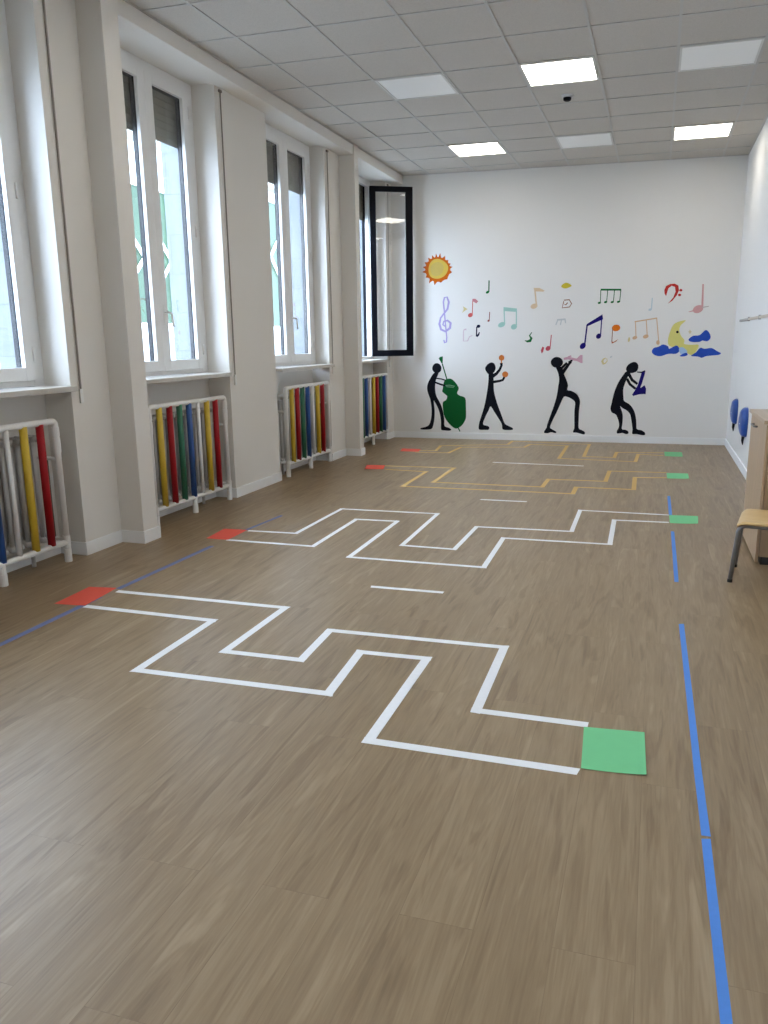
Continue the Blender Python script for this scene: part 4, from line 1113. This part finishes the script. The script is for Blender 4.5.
PAINTED = {
    'bass_player': ('painted_musician', 'black painted figure leaning over the green double bass', 'wall painting', 'painted black musicians'),
    'double_bass': ('painted_double_bass', 'dark green painted double bass held by the leftmost figure', 'wall painting', None),
    'maraca_player': ('painted_musician', 'black painted figure striding with arms raised to two orange maracas', 'wall painting', 'painted black musicians'),
    'maraca_high': ('painted_maraca', 'orange painted maraca in the raised upper hand', 'wall painting', 'painted orange maracas'),
    'maraca_low': ('painted_maraca', 'orange painted maraca in the lower bent hand', 'wall painting', 'painted orange maracas'),
    'trumpet_player': ('painted_musician', 'black painted figure with one knee bent blowing a pink trumpet', 'wall painting', 'painted black musicians'),
    'trumpet': ('painted_trumpet', 'pale pink painted trumpet at the lips of the knee-bent figure', 'wall painting', None),
    'sax_player': ('painted_musician', 'black painted hunched figure playing a navy saxophone', 'wall painting', 'painted black musicians'),
    'saxophone': ('painted_saxophone', 'dark navy painted saxophone held by the hunched figure', 'wall painting', None),
    'sun': ('painted_sun', 'orange painted sun with spiky rim and yellow centre', 'wall painting', None),
    'treble_clef': ('painted_treble_clef', 'lilac painted treble clef below the sun', 'wall painting', None),
    'quarter_green': ('painted_note', 'small dark green single note above the mint beamed notes', 'painted note', 'painted notes'),
    'eighth_red': ('painted_note', 'coral red single note with a pink flag', 'painted note', 'painted notes'),
    'yellow_mark': ('painted_mark', 'pale yellow brush mark left of the coral flagged note', 'painted mark', None),
    'quarter_small': ('painted_note', 'tiny brick red note just left of the mint beamed notes', 'painted note', 'painted notes'),
    'beamed_mint': ('painted_note', 'pale mint pair of beamed notes', 'painted note', 'painted notes'),
    'hook_note_navy': ('painted_note', 'small blackish navy hooked note right of the pale pink outline', 'painted note', 'painted notes'),
    'square_note_pink': ('painted_note', 'faint pale pink square outline beside the lilac clef', 'painted note', 'painted notes'),
    'curl_green': ('painted_rest', 'dark green curled rest sign left of the crimson note', 'painted note', 'painted notes'),
    'eighth_peach': ('painted_note', 'pale peach note with a flag, left of the brown outlined sign', 'painted note', 'painted notes'),
    'yellow_blob': ('painted_mark', 'bright yellow paint blob above the brown outlined sign', 'painted mark', None),
    'outline_note_brown': ('painted_sign', 'brown outlined square sign under the yellow blob', 'painted note', 'painted notes'),
    'faint_note_grey': ('painted_note', 'very faint grey beamed note under the brown outlined sign', 'painted note', 'painted notes'),
    'quarter_crimson': ('painted_note', 'crimson note with a side dab above the trumpet player', 'painted note', 'painted notes'),
    'beamed_navy': ('painted_note', 'large navy pair of slanting beamed notes', 'painted note', 'painted notes'),
    'hook_note_orange': ('painted_note', 'bright orange headed note with a rust hook at its foot', 'painted note', 'painted notes'),
    'beamed_four_green': ('painted_note', 'dark green group of four beamed notes', 'painted note', 'painted notes'),
    'curved_note_yellow': ('painted_note', 'pale yellow curved sign between trumpet and saxophone player', 'painted note', 'painted notes'),
    'beamed_triple_peach': ('painted_note', 'peach group of three beamed notes left of the moon', 'painted note', 'painted notes'),
    'quarter_pale_blue': ('painted_note', 'faint pale blue note left of the red bass clef', 'painted note', 'painted notes'),
    'bass_clef': ('painted_bass_clef', 'red painted bass clef with two dots', 'wall painting', None),
    'quarter_pink': ('painted_note', 'dusty pink long stemmed note above the moon', 'painted note', 'painted notes'),
    'moon': ('painted_moon', 'yellow painted crescent moon with a black eye', 'wall painting', None),
    'star': ('painted_star', 'tiny sand yellow star between moon and upper cloud', 'wall painting', None),
    'cloud_left': ('painted_cloud', 'blue painted cloud at the left foot of the moon', 'painted cloud', 'painted blue clouds'),
    'cloud_upper': ('painted_cloud', 'blue painted cloud right of the moon, the highest one', 'painted cloud', 'painted blue clouds'),
    'cloud_right': ('painted_cloud', 'wide blue painted cloud at the lower right of the moon', 'painted cloud', 'painted blue clouds'),
    'cloud_small': ('painted_cloud', 'smallest blue painted cloud, below the pale patch under the moon', 'painted cloud', 'painted blue clouds'),
}
layer = {'double_bass': 0.0, 'cloud_left': .0016, 'cloud_right': .0016, 'cloud_upper': .0016, 'cloud_small': .0022, 'bass_player': .002, 'trumpet_player': .0024, 'trumpet': .0, 'saxophone': .0018}
for key, pieces in MURAL.items():
    name, lab, cat, grp = PAINTED[key]
    pts = [q for _, _, polys in pieces for _, pl in polys for q in pl]
    s0 = sum(q[0] for q in pts) / len(pts)
    z0 = min(q[1] for q in pts)
    O = tuple(wall_pt(s0, z0, 0))
    base = .0008 + layer.get(key, 0)
    if len(pieces) == 1:
        pn, col, polys = pieces[0]
        tag(obj(name, plate(polys, base), paint(col), off=O), lab, cat, grp)
        continue
    root = empty(name, O, label=lab, cat=cat, group=grp)
    for i, (pn, col, polys) in enumerate(pieces):
        obj(pn, plate(polys, base + .0003 * i), paint(col), root, off=O)

# ------------------------------------------------------------------ right wall: rail and blue pouches
rl = empty('wall_rail', (RIGHT_X, 9.0, 1.53), label='thin pale wooden rail along the right wall above the blue pouches', cat='wall rail')
O = (RIGHT_X, 9.0, 1.53)
y = 10.06
for k, (ln, mt) in enumerate(((.93, 'rail_dark'), (.93, 'rail'), (1.0, 'rail'), (1.0, 'rail'), (1.0, 'rail'), (1.0, 'rail'))):
    obj('rail_piece', nbox(RIGHT_X - .018, RIGHT_X + .001, y - ln + .012, y, 1.526, 1.552, bevel=.003), M[mt], rl, off=O)
    if k < 5:
        obj('clip', nbox(RIGHT_X - .021, RIGHT_X + .001, y - ln - .006, y - ln + .012, 1.519, 1.559, bevel=.002), M['rail_dark'], rl, off=O)
    y -= ln

def pouch(y, z0, z1, wy, dx, label):
    zc = (z0 + z1) / 2
    O = (RIGHT_X, y, zc)
    r = empty('blue_pouch', O, label=label, cat='pouch', group='blue pouches hanging on the right wall')
    bm = bmesh.new()
    bmesh.ops.create_uvsphere(bm, u_segments=32, v_segments=24, radius=1.0)
    for v in bm.verts:
        p = v.co
        k = 1 + .05 * math.sin(5 * p.y + 3 * p.z) + .03 * math.sin(9 * p.z + 2)
        h = (z1 - z0) / 2
        sq = lambda t, e: math.copysign(abs(t) ** e, t)
        v.co = Vector((RIGHT_X - .002 - max(0, -p.x) ** .7 * dx * k if p.x < 0 else RIGHT_X - .001, y + sq(p.y, .6) * wy * k, zc + sq(p.z, .65) * h))
    obj('pouch_body', bm, M['blue_pouch'], r, smooth=True, off=O)
    obj('white_seam', nbox(RIGHT_X - dx * 1.035, RIGHT_X - dx * .5, y - wy * .40, y + wy * .40, zc - .016, zc - .010), M['facade_white'], r, off=O)
    obj('dark_tail', ntube([(RIGHT_X - .02, y, z0 + .02), (RIGHT_X - .025, y, z0 - .04), (RIGHT_X - .02, y + .01, z0 - .085)], [.018, .013, .004], 8), M['dark'], r, smooth=True, off=O)
    obj('hook', ntube([(RIGHT_X + .001, y, z1 + .005), (RIGHT_X - .02, y, z1 + .005)], .006, 8), M['winder'], r, off=O)
pouch(9.71, .385, .668, .14, .060, 'puffy blue pouch hanging on the right wall nearer the far corner')
pouch(8.64, .365, .662, .14, .068, 'puffy blue pouch on the right wall partly hidden by the cabinet')

# ------------------------------------------------------------------ cabinet
CX0, CX1, CY0, CY1, CH_ = .670, RIGHT_X - .003, 5.065, 5.86, .882
O = ((CX0 + CX1) / 2, (CY0 + CY1) / 2, 0)
c = empty('cabinet', O, label='low beech wood cabinet against the right wall behind the small chair', cat='cabinet')
b = bmesh.new()
box(b, CX0, CX1, CY0, CY0 + .018, .05, CH_ - .022)
box(b, CX0, CX1, CY1 - .018, CY1, .05, CH_ - .022)
box(b, CX1 - .012, CX1, CY0 + .018, CY1 - .018, .05, CH_ - .022)
box(b, CX0, CX1 - .012, CY0 + .018, CY1 - .018, .05, .068)
box(b, CX0, CX1 - .012, CY0 + .018, CY1 - .018, .44, .458)
obj('carcass', b, M['cab_side_shaded'], c, off=O)
obj('plinth', nbox(CX0 + .012, CX1, CY0 + .004, CY1 - .01, 0, .05), M['rubber'], c, off=O)
obj('cabinet_top', nbox(CX0 - .036, CX1, CY0 - .006, CY1 + .004, CH_ - .022, CH_, bevel=.003), M['cab_top'], c, off=O)
dr = obj('door', nbox(CX0 - .0195, CX0 - .0025, CY0 + .0, CY1 - .002, .012, CH_ - .028, bevel=.0015), M['cab'], c, off=O)
obj('handle', ntube(fillet([(CX0 - .0195, 5.50, .80), (CX0 - .040, 5.50, .80), (CX0 - .040, 5.66, .80), (CX0 - .0195, 5.66, .80)], .012), .006), M['steel'], dr, smooth=True, off=O)

# ------------------------------------------------------------------ small chair
SX0, SX1, SY0, SY1, SZ = .482, .80, 4.605, 5.005, .362
O = (SX0, SY0, 0)
ch = empty('child_chair', O, math.radians(-9.5), label='small chair with yellow plywood seat and grey tube legs before the cabinet', cat='chair')
bm = bmesh.new()
nx, ny = 22, 16
top = []
for i in range(nx + 1):
    row = []
    for j in range(ny + 1):
        u, v = i / nx, j / ny
        x = SX0 + u * (SX1 - SX0)
        # rounded front corners
        inset = .030 * (max(0, 1 - u / .12) ** 2.4)
        y = SY0 + inset + v * (SY1 - SY0 - 2 * inset)
        z = SZ - .022 * max(0, 1 - u / .13) ** 2.2 + .012 * max(0, (u - .75) / .25) ** 2 - .006 * math.sin(PI * v) * math.sin(PI * u)
        row.append(bm.verts.new((x, y, z)))
    top.append(row)
for i in range(nx):
    for j in range(ny):
        bm.faces.new((top[i][j], top[i + 1][j], top[i + 1][j + 1], top[i][j + 1]))
ex = bmesh.ops.extrude_face_region(bm, geom=bm.faces[:])
bmesh.ops.translate(bm, verts=[v for v in ex['geom'] if isinstance(v, bmesh.types.BMVert)], vec=(0, 0, -.014))
obj('seat', bm, M['seat'], ch, smooth=True, off=O)
for y, s in ((SY0 + .042, 0), (SY1 - .025, 0)):
    z = SZ - .028
    fr = obj('leg_frame', ntube(fillet([(SX0 - .014, y, .012), (SX0 + .012, y, z), (SX1 - .025, y, z), (SX1 + .02, y + s * .012, .012)], .045, 8), .0125, 12), M['steel'], ch, smooth=True, off=O)
    for xx in (SX0 - .014, SX1 + .02):
        obj('rubber_foot', ntube([(xx, y + s * .012, 0), (xx, y + s * .012, .018)], .0138, 12), M['rubber'], fr, off=O)
    obj('back_upright', ntube(fillet([(SX1 - .05, y, z), (SX1 + .0, y, z + .02), (SX1 + .035, y, .66)], .03, 6), .010, 12), M['steel'], ch, smooth=True, off=O)
obj('cross_bar', ntube([(SX0 + .08, SY0 + .042, SZ - .028), (SX0 + .08, SY1 - .025, SZ - .028)], .009, 10), M['steel'], ch, smooth=True, off=O)
bm = bmesh.new()
g = []
for i in range(13):
    row = []
    for j in range(7):
        u, v = i / 12, j / 6
        yy = SY0 + .005 + u * (SY1 - SY0 - .01)
        zz = .50 + v * .15 - (.02 * (2 * u - 1) ** 4) * (2 * v - 1)
        xx = SX1 + .012 + .02 * v + .018 * (1 - (2 * u - 1) ** 2)
        row.append(bm.verts.new((xx, yy, zz)))
    g.append(row)
for i in range(12):
    for j in range(6):
        bm.faces.new((g[i][j], g[i + 1][j], g[i + 1][j + 1], g[i][j + 1]))
ex = bmesh.ops.extrude_face_region(bm, geom=bm.faces[:])
bmesh.ops.translate(bm, verts=[v for v in ex['geom'] if isinstance(v, bmesh.types.BMVert)], vec=(-.010, 0, 0))
obj('backrest', bm, M['seat'], ch, smooth=True, off=O)
